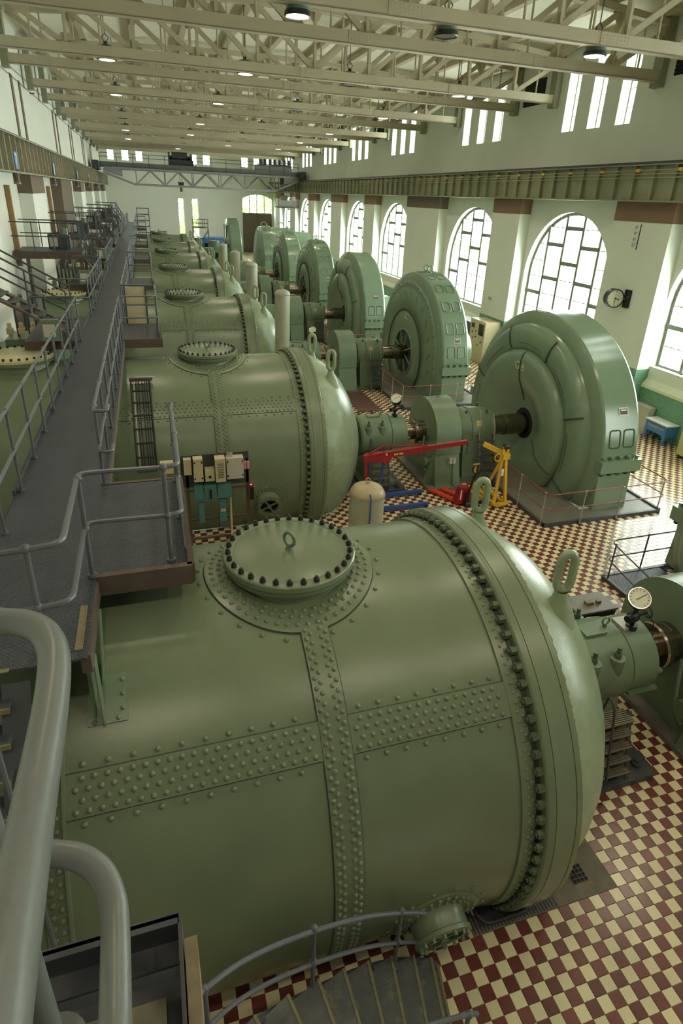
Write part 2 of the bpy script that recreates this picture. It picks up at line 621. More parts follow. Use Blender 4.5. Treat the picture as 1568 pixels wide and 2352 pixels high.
# ------------------------------------------------------------------ floor
def build_floor():
    xs = sorted(set([HX0 - 0.5, -4.8, -4.78, 3.0, 3.01, 3.89, 3.9, 4.05, 4.3, 4.55, 4.8, 4.95, 5.03, 11.0, 11.01, 12.74, 12.75, HX1 + 0.7]))
    mb = MB()
    for a, b in zip(xs, xs[1:]):
        if b - a < 0.015:
            continue
        ea, eb = a + 1e-3, b - 1e-3
        cur = [HY0, HY0]
        for k in range(NT):
            ha = max(pit_hw(ea), gen_hw(ea) if k < 6 else 0)
            hb = max(pit_hw(eb), gen_hw(eb) if k < 6 else 0)
            if ha <= 0 and hb <= 0:
                continue
            mb.add([(a, cur[0], -0.012), (b, cur[1], -0.012), (b, YA[k] - hb, -0.012), (a, YA[k] - ha, -0.012)], [(0, 1, 2, 3)])
            cur = [YA[k] + ha, YA[k] + hb]
        mb.add([(a, cur[0], -0.012), (b, cur[1], -0.012), (b, HY1, -0.012), (a, HY1, -0.012)], [(0, 1, 2, 3)])
    fl = struct(mb.build('floor', FLOORFAR, None, 0))
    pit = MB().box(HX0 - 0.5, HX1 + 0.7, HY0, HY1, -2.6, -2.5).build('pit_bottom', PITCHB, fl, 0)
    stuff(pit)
    # tiles as pieces near the camera
    def blocked(x, y):
        for k in range(2):
            if abs(y - YA[k]) < max(pit_hw(x), gen_hw(x)) + 0.075 and -4.8 < x < 13:
                return True
        if 2.98 < x < 5.03 and 3.39 < y < 8.1:
            return True
        if 9.5 < x < 13.45 and (1.9 < y < 9.27 or 11.63 < y < 19.2):
            return True
        if 5.0 < x < 6.72 and 4.54 < y < 6.96 or 7.35 < x < 8.45 and (4.4 < y < 7.1 or 14.3 < y < 17):
            return True
        return False
    cand = []
    i0, i1 = int((0.2 - TX0) / TS) - 1, int((14 - TX0) / TS)
    j0, j1 = int((1.5 - TY0) / TS) - 1, int((16.6 - TY0) / TS)
    for i in range(i0, i1):
        for j in range(j0, j1):
            x, y = TX0 + (i + 0.5) * TS, TY0 + (j + 0.5) * TS
            if not blocked(x, y):
                cand.append((i, j, x, y))
    def near(c):
        d = Vector((c[2], c[3], 0)) - EYE
        z = d.dot(fw)
        u = 794 + 1368.5 * d.dot(rt2) / z
        v = 1071 - 1368.5 * d.dot(up2) / z
        ok = 0 < u < 1568 and 0 < v < 2352 and c[2] > 2.35 and (c[3] < 3.39 or c[2] > 5.3)
        return d.length + (0 if ok else 500)
    cand.sort(key=near)
    def tile_shape(mb, x, y, tx, ty, z):
        h = TS / 2 - 0.0022
        c = 0.0025
        zz = lambda px, py: z + tx * px + ty * py
        top = [(x - h + c, y - h + c), (x + h - c, y - h + c), (x + h - c, y + h - c), (x - h + c, y + h - c)]
        bot = [(x - h, y - h), (x + h, y - h), (x + h, y + h), (x - h, y + h)]
        vs = [(a, b, -0.02) for a, b in bot] + [(a, b, zz(a - x, b - y) - 0.002) for a, b in bot] + [(a, b, zz(a - x, b - y)) for a, b in top]
        mb.add(vs, [(0, 1, 5, 4), (1, 2, 6, 5), (2, 3, 7, 6), (3, 0, 4, 7), (4, 5, 9, 8), (5, 6, 10, 9), (6, 7, 11, 10), (7, 4, 8, 11), (8, 9, 10, 11)])
    mr = MB(); tile_shape(mr, 0, 0, 0, 0, 0)
    meR, meC = mr.mesh('red_tile', TRED, smooth=0), mr.mesh('cream_tile', TCRM, smooth=0)
    for i, j, x, y in cand[:300]:
        q = Vector((0, 0, 1)).rotation_difference(Vector((RND.gauss(0, .004), RND.gauss(0, .004), 1)))
        inst(meC if (i + j) % 2 == 0 else meR, 'tile', fl, (x, y, RND.uniform(-0.0008, 0.0008)), q)
    rest = MB()
    for i, j, x, y in cand[300:]:
        rest.cur = (i + j) % 2
        tile_shape(rest, x, y, RND.gauss(0, .004), RND.gauss(0, .004), RND.uniform(-0.0008, 0.0008))
    stuff(rest.build('tiles', [TCRM, TRED], fl, 0))
    return fl
FLOOR = build_floor()

# ------------------------------------------------------------------ walls
def strips(mb, ys, fx, solid, flip=False):
    """fx = (front, back) x; solid(y) -> list of (z0, z1) solid intervals"""
    x0, x1 = fx
    for a, b in zip(ys, ys[1:]):
        if b - a < 1e-4:
            continue
        sa, sb = solid(a + 1e-5), solid(b - 1e-5)
        for (p0, p1), (q0, q1) in zip(sa, sb):
            mb.hexa([(x0, a, p0), (x1, a, p0), (x1, b, q0), (x0, b, q0), (x0, a, p1), (x1, a, p1), (x1, b, q1), (x0, b, q1)])

WHW, WAPEX, WBOT = 3.1, 7.72, 2.42
WSPR = WAPEX - WHW
ARCHC = [3.5, 15.0, 24.5, 33.4, 45.7, 54.7, 64.9, 74.0, 83.3]
PIL = [(6.8, 11.7), (18.1, 21.07), (27.8, 30.4), (37.0, 42.2), (48.9, 51.4), (58.0, 61.5), (68.1, 70.7), (77.3, 80.0), (86.6, 89.4)]

def arch_z(c, y, hw=WHW, spr=WSPR):
    return spr + sqrt(max(hw * hw - (y - c) ** 2, 0))

def wall_right():
    ys = set([HY0, HY1])
    for c in ARCHC:
        for i in range(33):
            ys.add(round(c - WHW * cos(pi * i / 32), 5))
    ys = sorted(y for y in ys if HY0 <= y <= HY1)
    def solid(y):
        for c in ARCHC:
            if abs(y - c) < WHW:
                return [(-0.3, WBOT), (arch_z(c, y), 8.35)]
        return [(-0.3, 5.0), (5.0, 8.35)]
    mb = MB()
    strips(mb, ys, (18.25, 18.98), solid)
    w = struct(mb.build('wall_right', WHITEW, None, 0))
    # upper wall with slit windows
    ys = [HY0, HY1]
    for c in TRIPLE:
        for d in (-1.73, 0, 1.73):
            ys += [c + d - 0.41, c + d + 0.41]
    ys = sorted(ys)
    def solid2(y):
        for c in TRIPLE:
            for d in (-1.73, 0, 1.73):
                if abs(y - c - d) < 0.41:
                    return [(8.3, 10.95), (13.5, 14.4)]
        return [(8.3, 12.0), (12.0, 14.4)]
    mb = MB()
    strips(mb, ys, (18.1, 18.75), solid2)
    mb.build('upper_wall', WHITEW, w, 0)
    for a, b in PIL:
        mb = MB().box(17.65, 18.26, a, b, 2.3, 7.52).build('pilaster', WHITEW, w, 0)
        MB().box(17.63, 18.255, a - 0.01, b + 0.01, 7.52, 8.2).build('capital', BROWN if (b - a) < 4 else BROWN2, mb, 0)
        MB().box(17.64, 18.255, a - 0.005, b + 0.005, 0.0, 2.3).build('wainscot', WAIN, mb, 0)
    for c in ARCHC:
        MB().box(18.1, 18.252, c - WHW - 0.1, c + WHW + 0.1, 0.0, 1.72).build('wainscot', WAIN, w, 0)
        MB().prism([(18.06, 1.72), (18.64, 2.43), (18.64, 2.30), (18.249, 1.62), (18.06, 1.62)], 'y', c - WHW - 0.12, c + WHW + 0.12).build('sloping_sill', SILL, w, 0)
    return w
TRIPLE = [4.6, 14.3, 24.05, 33.55, 44.95, 54.6, 63.9, 73.4, 82.9]
WR = wall_right()

def arch_window(n, c, fine):
    """tall arched window: frame, mullions, staggered transoms, glazing bars, panes"""
    W = struct(thing('window_%d' % n, '', '', (18.6, c, WBOT)))
    for k in ('label', 'category'):
        del W[k]
    X = 18.6
    pts = [(X, c - WHW + 0.05, WBOT)] + [(X, c - (WHW - 0.05) * cos(pi * i / 24), WSPR + (WHW - 0.05) * sin(pi * i / 24)) for i in range(25)] + [(X, c + WHW - 0.05, WBOT)]
    mb = MB()
    for p, q in zip(pts, pts[1:]):
        mb.bar(p, q, 0.14, 0.12, (1, 0, 0))
    mb.bar((X, c - WHW, WBOT + 0.04), (X, c + WHW, WBOT + 0.04), 0.10, 0.08)
    fr = mb.build('frame', MULL, W, 0)
    lw = 2 * WHW / 5
    for i in range(1, 5):
        y = c - WHW + i * lw
        MB().box(X - 0.11, X + 0.11, y - 0.075, y + 0.075, WBOT, arch_z(c, y) - 0.02).build('mullion', MULL, W, 0)
    lights = {0: [3.97], 1: [4.75, 6.28], 2: [5.51, 7.04], 3: [4.75, 6.28], 4: [3.97]}
    for i, zs in lights.items():
        y0 = c - WHW + i * lw
        for z in zs:
            MB().box(X - 0.11, X + 0.11, y0 + 0.045, y0 + lw - 0.045, z - 0.085, z + 0.085).build('transom', MULL, W, 0)
    bars = MB()
    cells = []
    for i, zs in lights.items():
        y0, y1 = c - WHW + i * lw + 0.045, c - WHW + (i + 1) * lw - 0.045
        edge = [WBOT + 0.05] + zs + [99]
        for s, (za, zb) in enumerate(zip(edge, edge[1:])):
            # casements in the middle rows stay undivided
            open_c = (i in (1, 2, 3) and s == 1)
            cols = 1 if open_c else 3
            rows = [za]
            z = za
            while True:
                z += 0.76 if not open_c else 50
                if z > min(zb, WAPEX) - 0.2:
                    break
                rows.append(z)
            rows.append(min(zb, WAPEX))
            cw = (y1 - y0) / cols
            for a in range(cols):
                if a:
                    yb = y0 + a * cw
                    zt = min(rows[-1], arch_z(c, yb) - 0.05)
                    if zt > rows[0]:
                        bars.box(X - 0.03, X + 0.03, yb - 0.015, yb + 0.015, rows[0], zt)
                for r0, r1 in zip(rows, rows[1:]):
                    ya, yb = y0 + a * cw + 0.006, y0 + (a + 1) * cw - 0.006
                    ta, tb = min(r1, arch_z(c, ya) - 0.04), min(r1, arch_z(c, yb) - 0.04)
                    if max(ta, tb) > r0 + 0.05:
                        cells.append((ya, yb, r0 + 0.004, max(ta, r0 + 0.01) - 0.004, max(tb, r0 + 0.01) - 0.004))
            for z in rows[1:-1]:
                ytmp = [yy for yy in (y0, y1) if arch_z(c, yy) > z]
                if ytmp:
                    bars.box(X - 0.03, X + 0.03, y0, y1, z - 0.018, z + 0.018)
    stuff(bars.build('glazing_bars', BAR, W, 0))
    def cell(mb, cc):
        ya, yb, z0, ta, tb = cc
        mb.hexa([(X - .003, ya, z0), (X + .003, ya, z0), (X + .003, yb, z0), (X - .003, yb, z0), (X - .003, ya, ta), (X + .003, ya, ta), (X + .003, yb, tb), (X - .003, yb, tb)])
    if fine:
        for cc in cells:
            mb = MB(); cell(mb, cc)
            mb.build('pane', GLASS, W, 0)
    else:
        mb = MB()
        for cc in cells:
            cell(mb, cc)
        stuff(mb.build('panes', GLASS, W, 0))

def portal(loc, sx, sy, rot):
    l = bpy.data.lights.new('daylight_portal', 'AREA')
    l.shape = 'RECTANGLE'
    l.size, l.size_y = sx, sy
    l.cycles.is_portal = True
    o = bpy.data.objects.new('daylight_portal', l)
    COL.objects.link(o)
    o.location = loc
    o.rotation_euler = rot
for n, c in enumerate(ARCHC):
    arch_window(n + 1, c, c in (15.0, 24.5, 33.4))
    portal((18.9, c, 5.0), 5.4, 6.2, (0, radians(90), 0))
WN = [len(ARCHC)]
def plain_window(y0, y1, z0, z1, x=18.55, rows=4, cols=2, axis='x', m=BAR):
    """small rectangular window in a side wall (axis x) or the end wall (axis y)"""
    WN[0] += 1
    b = lambda mb, u0, u1, w0, w1, t: mb.box(x - t, x + t, u0, u1, w0, w1) if axis == 'x' else mb.box(u0, u1, x - t, x + t, w0, w1)
    mb = MB()
    for u0, u1, w0, w1 in ((y0, y0 + .05, z0, z1), (y1 - .05, y1, z0, z1), (y0, y1, z0, z0 + .05), (y0, y1, z1 - .05, z1)):
        b(mb, u0, u1, w0, w1, 0.04)
    W = struct(mb.build('window_%d' % WN[0], MULL, None, 0))
    mb = MB()
    for i in range(1, cols):
        u = y0 + (y1 - y0) * i / cols
        b(mb, u - .012, u + .012, z0, z1, 0.02)
    for i in range(1, rows):
        w = z0 + (z1 - z0) * i / rows
        b(mb, y0, y1, w - .014, w + .014, 0.021)
    mb.build('glazing_bars', m, W, 0)
    mb = MB()
    b(mb, y0 + .05, y1 - .05, z0 + .05, z1 - .05, 0.003)
    mb.build('pane', GLASS, W, 0)
for c in TRIPLE:
    for d in (-1.73, 0, 1.73):
        plain_window(c + d - 0.41, c + d + 0.41, 10.95, 13.5)
    portal((18.72, c, 12.2), 2.4, 4.3, (0, radians(90), 0))

def wall_left():
    mb = MB().box(-5.6, -4.9, HY0, HY1, -0.3, 14.4)
    w = struct(mb.build('wall_left', WHITEW2, None, 0))
    for a, b in [(8, 11.5), (19.5, 22.5), (30.1, 33.8), (40.8, 46.6), (53.5, 56.6), (64.7, 67.6), (75.1, 78.2), (86, 89)]:
        p = MB().box(-4.91, -4.36, a, b, 0, 7.5).build('pilaster', WHITEW if a != 40.8 else BROWN2, w, 0)
        MB().box(-4.905, -4.34, a - .01, b + .01, 7.5, 8.2).build('capital', BROWN2, p, 0)
    for y in (20.0, 22.0, 32.8, 34.8, 46.4, 48.1, 56.0, 57.6, 66.8, 68.4, 77, 78.6):
        MB().box(-4.905, -4.86, y - .22, y + .22, 9.75, 12.1).build('blind_slot', BROWN2, w, 0)
    mb = MB()
    for z in (12.0, 12.35):
        mb.tube([(-4.82, HY0 + 0.5, z), (-4.82, HY1 - .5, z)], 0.012, 6)
    mb.build('conduit', DARKG, w)
    for y in range(8, 90, 10):
        for z in (12.0, 12.35):
            MB().box(-4.9, -4.7, y - .04, y + .04, z - .03, z + .03).build('conduit_bracket', DARKG, w, 0)
    return w
WL = wall_left()

def wall_back():
    holes = [(-3.92, -3.11), (-2.14, -1.25), (-.35, .52), (5.3, 6.15), (7.01, 7.61), (8.46, 9.37), (13.75, 14.62), (15.46, 16.42), (17.3, 18.1)]
    low = [(4.74, 5.5), (6.64, 7.44)]
    dx0, dx1 = 13.7, 18.0
    xs = set([HX0 - .6, HX1 + .7, dx0, dx1])
    for a, b in holes + low:
        xs |= {a, b}
    for i in range(17):
        xs.add(dx0 + (dx1 - dx0) * i / 16)
    xs = sorted(xs)
    def solid(x):
        cuts = []
        for a, b in low:
            if a < x < b:
                cuts.append((1.0, 7.0))
        if dx0 < x < dx1:
            t = (x - (dx0 + dx1) / 2) / ((dx1 - dx0) / 2)
            cuts.append((0.0, 7.25 + 0.6 * (1 - t * t)))
        for a, b in holes:
            if a < x < b:
                cuts.append((11.3, 13.1))
        out, z = [], -0.3
        for a, b in cuts:
            out.append((z, a)); z = b
        out.append((z, 15.0))
        return out
    mb = MB()
    for a, b in zip(xs, xs[1:]):
        if b - a < 1e-4:
            continue
        for (p0, p1), (q0, q1) in zip(solid(a + 1e-5), solid(b - 1e-5)):
            if p1 - p0 < 1e-3:
                continue
            mb.hexa([(a, 94.0, p0), (b, 94.0, q0), (b, 94.7, q0), (a, 94.7, p0), (a, 94.0, p1), (b, 94.0, q1), (b, 94.7, q1), (a, 94.7, p1)])
    w = struct(mb.build('wall_back', WHITEW, None, 0))
    for a, b in holes:
        plain_window(a, b, 11.3, 13.1, 94.4, 3, 2, 'y')
    for a, b in low:
        plain_window(a, b, 1.0, 7.0, 94.4, 8, 2, 'y')
    # arched door light over a brown double door
    WN[0] += 1
    W = struct(thing('window_%d' % WN[0], '', '', (15.85, 94.4, 5.3)))
    del W['label'], W['category']
    for i in range(5):
        x = dx0 + (dx1 - dx0) * i / 4
        t = (x - 15.85) / 2.15
        MB().box(x - .06, x + .06, 94.34, 94.46, 5.3, 7.25 + 0.6 * (1 - t * t)).build('mullion', MULL, W, 0)
    MB().box(dx0, dx1, 94.33, 94.47, 5.28, 5.42).build('transom', MULL, W, 0)
    mb = MB()
    for z in (5.95, 6.5, 7.05):
        mb.box(dx0, dx1, 94.39, 94.41, z - .02, z + .02)
    for i in range(16):
        x = dx0 + (dx1 - dx0) * (i + .5) / 16
        mb.box(x - .012, x + .012, 94.39, 94.41, 5.4, 7.25)
    stuff(mb.build('glazing_bars', BAR, W, 0))
    mb = MB()
    for i in range(16):
        a, b = dx0 + (dx1 - dx0) * i / 16, dx0 + (dx1 - dx0) * (i + 1) / 16
        za, zb = [7.25 + .6 * (1 - ((x - 15.85) / 2.15) ** 2) for x in (a, b)]
        mb.hexa([(a, 94.395, 5.4), (b, 94.395, 5.4), (b, 94.401, 5.4), (a, 94.401, 5.4), (a, 94.395, za), (b, 94.395, zb), (b, 94.401, zb), (a, 94.401, za)])
    mb.build('pane', GLASS, W, 0)
    D = struct(MB().box(dx0, dx1, 94.3, 94.5, 0, 5.28).build('door_1', DOORB, None, 0))
    for a, b in ((dx0 + .06, 15.8), (15.9, dx1 - .06)):
        MB().box(a, b, 94.25, 94.31, 0.05, 5.2).build('door_leaf', DOORB, D, 0)
    return w
wall_back()
struct(MB().box(HX0 - .7, HX1 + .7, HY0 - .6, HY0, -0.3, 15).build('wall_front', WHITEG, None, 0))  # unseen end wall, set close and greyed to keep the near drum dark

def zc(x):
    return 14.2 + 0.55 * (1 - ((x - 6.7) / 11.6) ** 2)
def ceiling():
    xs = [HX0 - .7 + (HX1 - HX0 + 1.4) * i / 24 for i in range(25)]
    mb = MB()
    for a, b in zip(xs, xs[1:]):
        mb.hexa([(a, HY0 - .6, zc(a)), (b, HY0 - .6, zc(b)), (b, HY1 + .7, zc(b)), (a, HY1 + .7, zc(a)),
                 (a, HY0 - .6, zc(a) + .3), (b, HY0 - .6, zc(b) + .3), (b, HY1 + .7, zc(b) + .3), (a, HY1 + .7, zc(a) + .3)])
    c = struct(mb.build('ceiling', CEIL, None, 0))
    for i in range(11):
        x = -4.2 + 2.2 * i
        MB().box(x - .13, x + .13, HY0, HY1, zc(x) - .24, zc(x) + .02).build('purlin', TRUSSW, c, 0)
    return c
ceiling()

# ------------------------------------------------------------------ roof trusses
TRY = [17.4, 20.7, 26.95, 30.2, 36.3, 41.2, 47.5, 50.6, 56.9, 60.2, 66.5, 70.0, 76.3, 79.8, 86.0]
ORD = ['first', 'second', 'third', 'fourth', 'fifth', 'sixth', 'seventh', 'eighth', 'ninth', 'tenth', 'eleventh', 'twelfth', 'thirteenth', 'fourteenth', 'fifteenth', 'sixteenth']
def truss():
    t = thing('roof_truss', '', 'truss', (6.85, TRY[0], 12.1), 'cream lattice roof trusses')
    y = TRY[0]
    n = 10
    xs = [-4.3 + 22.4 * i / n for i in range(n + 1)]
    zt = lambda x: zc(x) - .30
    mb = MB().box(-4.5, 18.08, y - .15, y + .15, 12.1, 12.14).box(-4.5, 18.08, y - .15, y - .12, 12.1, 12.44).box(-4.5, 18.08, y + .12, y + .15, 12.1, 12.44)
    mb.build('bottom_chord', TRUSSW, t, 0)
    mb = MB()
    for a, b in zip(xs, xs[1:]):
        mb.bar((a, y, zt(a) - .09), (b, y, zt(b) - .09), .26, .2)
    mb.build('top_chord', TRUSSW, t, 0)
    for i in range(1, n):
        x = xs[i]
        MB().box(x - .05, x + .05, y - .10, y + .10, 12.3, zt(x) - .1).build('post', TRUSSW, t, 0)
    for i in range(n):
        a, b = (xs[i], xs[i + 1])
        p, q = ((a, y, zt(a) - .15), (b, y, 12.38)) if i < n // 2 else ((b, y, zt(b) - .15), (a, y, 12.38))
        MB().bar(p, q, .17, .10, (0, 1, 0)).build('diagonal', TRUSSW, t, 0)
    for i in range(n):
        x = (xs[i] + xs[i + 1]) / 2
        MB().cyl((x, y, 12.4), (x, y, zt(x) - .15), .035, 8).build('hanger_rod', TRUSSW, t)
    for i in range(1, n):
        x = xs[i]
        MB().prism([(x - .32, 12.42), (x + .32, 12.42), (x + .14, 12.72), (x - .14, 12.72)], 'y', y - .02, y + .02).build('gusset_plate', TRUSSW, t, 0)
        MB().prism([(x - .30, zt(x) - .16), (x + .30, zt(x) - .16), (x + .12, zt(x) - .46), (x - .12, zt(x) - .46)], 'y', y - .021, y + .021).build('gusset_plate', TRUSSW, t, 0)
    for x in (-1.8, 6.8, 13.2):
        s = MB().box(x - .5, x + .5, y - .165, y - .149, 12.13, 12.42).build('splice_plate', TRUSSW, t, 0)
        mb = MB()
        for i in range(8):
            for z in (12.2, 12.28, 12.36):
                mb.rivet((x - .42 + .12 * i, y - .166, z), (0, -1, 0), .014, 5)
        stuff(mb.build('rivets', TRUSSW, s))
    for x, s in ((-4.6, 1), (17.95, -1)):
        MB().box(x - .13, x + .13, y - .22, y + .22, 11.95, 14.0).build('wall_post', GIRD, t, 0)
    return t
T0 = truss()
for i, y in enumerate(TRY):
    t = T0 if i == 0 else copy_tree(T0)
    t.location.y = y
    t['label'] = '%s cream lattice roof truss counted from the camera' % ORD[i]

# ------------------------------------------------------------------ crane runway girders
def girder(x, side, sp, ys, m, mst, label):
    g = thing('crane_girder', label, 'girder', (x, 40, 8.2))
    y0, y1 = -3.4, 93.6
    MB().box(x - .015, x + .015, y0, y1, 8.25, 9.38).build('web', m, g, 0)
    MB().box(x - .22, x + .22, y0, y1, 9.38, 9.42).build('top_flange', m, g, 0)
    MB().box(x - .2, x + .2, y0, y1, 8.2, 8.25).build('bottom_flange', m, g, 0)
    MB().box(x - .035, x + .035, y0, y1, 9.42, 9.52).build('crane_rail', DARKG, g, 0)
    s = MB().box(-.16 if side < 0 else .015, -.015 if side < 0 else .16, -.035, .035, -.565, .565).mesh('stiffener', mst, smooth=0)
    i = 0
    y = ys
    while y < y1 - .3:
        inst(s, 'stiffener', g, (x, y, 8.815))
        y += sp
    return g
GR = girder(17.45, -1, 0.98, 10.3, GIRD, GIRD, 'long olive riveted crane girder along the wall with the arched windows')
mb = MB()
for z in (8.98, 9.1, 9.22):
    mb.tube([(17.2, -3.4, z), (17.2, 93, z)], .014, 6)
mb.build('conductor_rail', GIRDB, GR)
yl = MB().box(-.05, .05, -.09, .09, -.05, .05).mesh('insulator', YEL, smooth=0)
for i in range(34):
    inst(yl, 'insulator', GR, (17.24, 12 + 1.96 * i, 9.22))
mb = MB()
for i in range(500):
    mb.rivet((17.27, 10.2 + .165 * i, 8.26), (0, 0, 1), .022, 5)
stuff(mb.build('rivets', GIRD, GR))
girder(-4.3, 1, 1.02, 8.2, GIRD, GIRDB, 'long olive crane girder with close ribs and blue number signs')
NW = ['seven', 'eight', 'nine', 'ten', 'eleven', 'twelve']
for i, (s, y) in enumerate((('7', 25.9), ('8', 36.4), ('9', 49.0), ('10', 59.4), ('11', 69.8), ('12', 80.9))):
    t = thing('number_sign', 'blue sign with the white numeral %s on the ribbed girder' % NW[i], 'sign', (-4.1, y, 8.35), 'blue bay number signs')
    MB().box(-4.13, -4.1, y - .28, y + .28, 8.33, 8.87).build('plate', SIGNB, t, 0)
    text(s, 'numeral', t, (-4.098, y, 8.6), (0, 1, 0), (0, 0, 1), .55 if len(s) == 1 else .42, WHITEP)
    b = thing('ceiling_hook', 'dark bracket hanging below the blue sign reading %s' % NW[i], 'bracket', (-4.2, y + .1, 8.2), 'brackets under the number signs')
    MB().cyl((-4.2, y + .1, 8.2), (-4.2, y + .1, 7.9), .11, 10).build('drum', BEAM, b)
    MB().cyl((-4.2, y + .1, 7.9), (-4.2, y + .1, 7.84), .12, 10).build('cap', PIPE, b)
for i, y in enumerate((27.4, 38.8)):
    o = MB().box(-4.89, -4.72, y - .09, y + .09, 4.9, 7.8).build('duct', PIPE, None, 0)
    tag(o, ['tall ochre vertical duct on white wall below sign 7', 'tall ochre vertical duct on white wall near sign 8'][i], 'pipe')

# ------------------------------------------------------------------ roof lamps
def lamp(x, y, on, label, zb=11.9):
    t = thing('pendant_lamp', label, 'lamp', (x, y, zb), 'round pendant lamps under the trusses')
    MB().lathe([(zb + .46, .0), (zb + .46, .23), (zb + .44, .27), (zb + .1, .29), (zb + .03, .31), (zb + .03, .26)], 'z', (x, y, 0), 20).build('housing', LAMPG, t)
    MB().lathe([(zb + .12, .315), (zb + .02, .335), (zb, .30), (zb + .1, .29)], 'z', (x, y, 0), 20, close=True).build('rim', BLACK, t)
    MB().cyl((x, y, zb + .015), (x, y, zb + .03), .27, 20).build('lens', LAMPON if on else LAMPOFF, t)
    mb = MB().cyl((x, y, zb + .46), (x, y, zb + .58), .07, 8)
    mb.tube([(x - .05, y, zb + .58), (x - .12, y, zb + .7), (x, y, zb + .82), (x, y, zc(x) + .01)], .015, 6)
    mb.tube([(x + .05, y, zb + .58), (x + .12, y, zb + .7), (x, y, zb + .82)], .015, 6)
    mb.build('hanger', DARKG, t)
    if on:
        l = bpy.data.lights.new('lamp_light', 'SPOT')
        l.energy = LAMP_POWER
        l.color = (1.0, 0.85, 0.63)
        l.spot_size = radians(150)
        l.spot_blend = 0.6
        l.shadow_soft_size = 0.22
        o = bpy.data.objects.new('lamp_light', l)
        COL.objects.link(o)
        o.location = (x, y, zb - .02)
LX = [-0.75, 4.05, 8.1, 12.85]
LON = {(0, 0): 1, (1, 0): 1, (2, 0): 0, (3, 0): 1, (0, 1): 1, (1, 1): 1, (2, 1): 0, (3, 1): 1, (0, 2): 1, (1, 2): 1, (2, 2): 0, (3, 2): 1, (0, 3): 0, (1, 3): 1, (2, 3): 0, (3, 3): 1}
ROWN = ['nearest', 'second', 'third', 'fourth', 'fifth', 'sixth', 'seventh']
CN = ['leftmost', 'second from left', 'third from left', 'rightmost']
for j, y in enumerate([17.6, 27.45, 36.8, 47.95, 57.3, 66.9, 76.7]):
    for i, x in enumerate(LX):
        if j == 6 and i != 1:
            continue
        on = LON.get((i, j), 1 if (i + j) % 3 else 0)
        lamp(x * (1.05 if j else 1), y, on, '%s lamp, %s of its row, %s row from the camera' % ('lit' if on else 'dark', CN[i], ROWN[j]), 12.1 if j else 11.9)
for y in (8.6, 0.0):                       # the same rows go on behind the frame
    for x in LX:
        l = bpy.data.lights.new('lamp_light', 'SPOT')
        l.energy = LAMP_POWER
        l.color = (1.0, 0.85, 0.63)
        l.spot_size = radians(150)
        l.spot_blend = 0.6
        l.shadow_soft_size = 0.22
        o = bpy.data.objects.new('lamp_light', l)
        COL.objects.link(o)
        o.location = (x, y, 11.88)

# ------------------------------------------------------------------ turbine drums
XL, XR = -1.05, 3.24            # shell from the joint on the left to the flange
SX, STW = 1.325, 0.145          # girth strap centre, half width
BA0, BA1 = radians(39.0), radians(47.0)   # seam strap angles above the front horizontal
HC, SAD = (1.27, 0.0), 0.97     # hatch centre x, saddle radius

def on_shell(x, a, r, y):
    return (x, y - r * cos(a), ZA + r * sin(a))
def nrm(a):
    return (0, -cos(a), sin(a))

def drum_rivets(y):
    """(position, normal, radius) of every rivet of one drum"""
    out = []
    def at(x, a, r, rr=.027):
        out.append((on_shell(x, a, r, y), nrm(a), rr))
    def in_saddle(x, a, m=.04):
        return hypot(x - HC[0], RS * cos(a)) < SAD + m and a > 0
    # girth strap: four columns
    for c, dx in enumerate((-.105, -.055, .055, .105)):
        a = radians(-50)
        n = 0
        while a < radians(68):
            at(SX + dx, a + (.5 * .1 / RS if c % 2 else 0), RS + .022)
            a += .1 / RS
    # seam straps on both sides of the girth strap
    for x0, x1 in ((XL + .08, SX - STW - .05), (SX + STW + .07, XR - .1)):
        for rw in range(4):
            a = BA0 + (BA1 - BA0) * (.13 + .74 * rw / 3)
            x = x0 + (.052 if rw % 2 else 0)
            while x < x1:
                at(x, a, RS + .022)
                x += .104
        for a in (BA0 - .024, BA1 + .024):
            x = x0 + .06
            while x < x1:
                at(x, a, RS + .004, .027)
                x += .208
    # cover strap beside the flange, two rows
    a = radians(-50)
    while a < radians(150):
        at(3.275, a, RS + .022, .021)
        at(3.325, a + .02, RS + .022, .021)
        a += .095 / RS
    # joint ring on the left
    a = radians(-50)
    while a < radians(130):
        at(XL - .07, a, RS + .022, .028)
        at(XL - .14, a + .02, RS + .022, .028)
        a += .1 / RS
    # saddle rows
    for rr, n, ph in ((.74, 44, 0), (.81, 48, .5), (.895, 52, 0), (SAD + .07, 26, .5)):
        for i in range(n):
            t = 2 * pi * (i + ph) / n
            x, v = HC[0] + rr * cos(t), rr * sin(t)
            q = sqrt(RS * RS - v * v)
            lift = .03 if rr < SAD else .004
            out.append(((x, y + v * (RS + lift) / RS, ZA + q * (RS + lift) / RS), (0, v, q), .027))
    # man-hole rows
    mx, ma = 2.37, radians(-14.5)
    for rr, n, ph in ((.36, 26, 0), (.43, 28, .5), (.56, 14, 0)):
        for i in range(n):
            t = 2 * pi * (i + ph) / n
            a = ma + rr * sin(t) / RS
            out.append((on_shell(mx + rr * cos(t), a, RS + (.022 if rr < .5 else .004), y), nrm(a), .024))
    return out

def curved_plate(mb, x0, x1, a0, a1, r0, r1, y, n=24):
    vs, fs = [], []
    for i in range(n + 1):
        a = a0 + (a1 - a0) * i / n
        for x, r in ((x0, r0), (x1, r0), (x1, r1), (x0, r1)):
            vs.append(on_shell(x, a, r, y))
    for i in range(n):
        for k in range(4):
            fs.append((4 * i + k, 4 * i + (k + 1) % 4, 4 * i + 4 + (k + 1) % 4, 4 * i + 4 + k))
    fs += [(0, 1, 2, 3), (4 * n + 3, 4 * n + 2, 4 * n + 1, 4 * n)]
    mb.add(vs, fs)

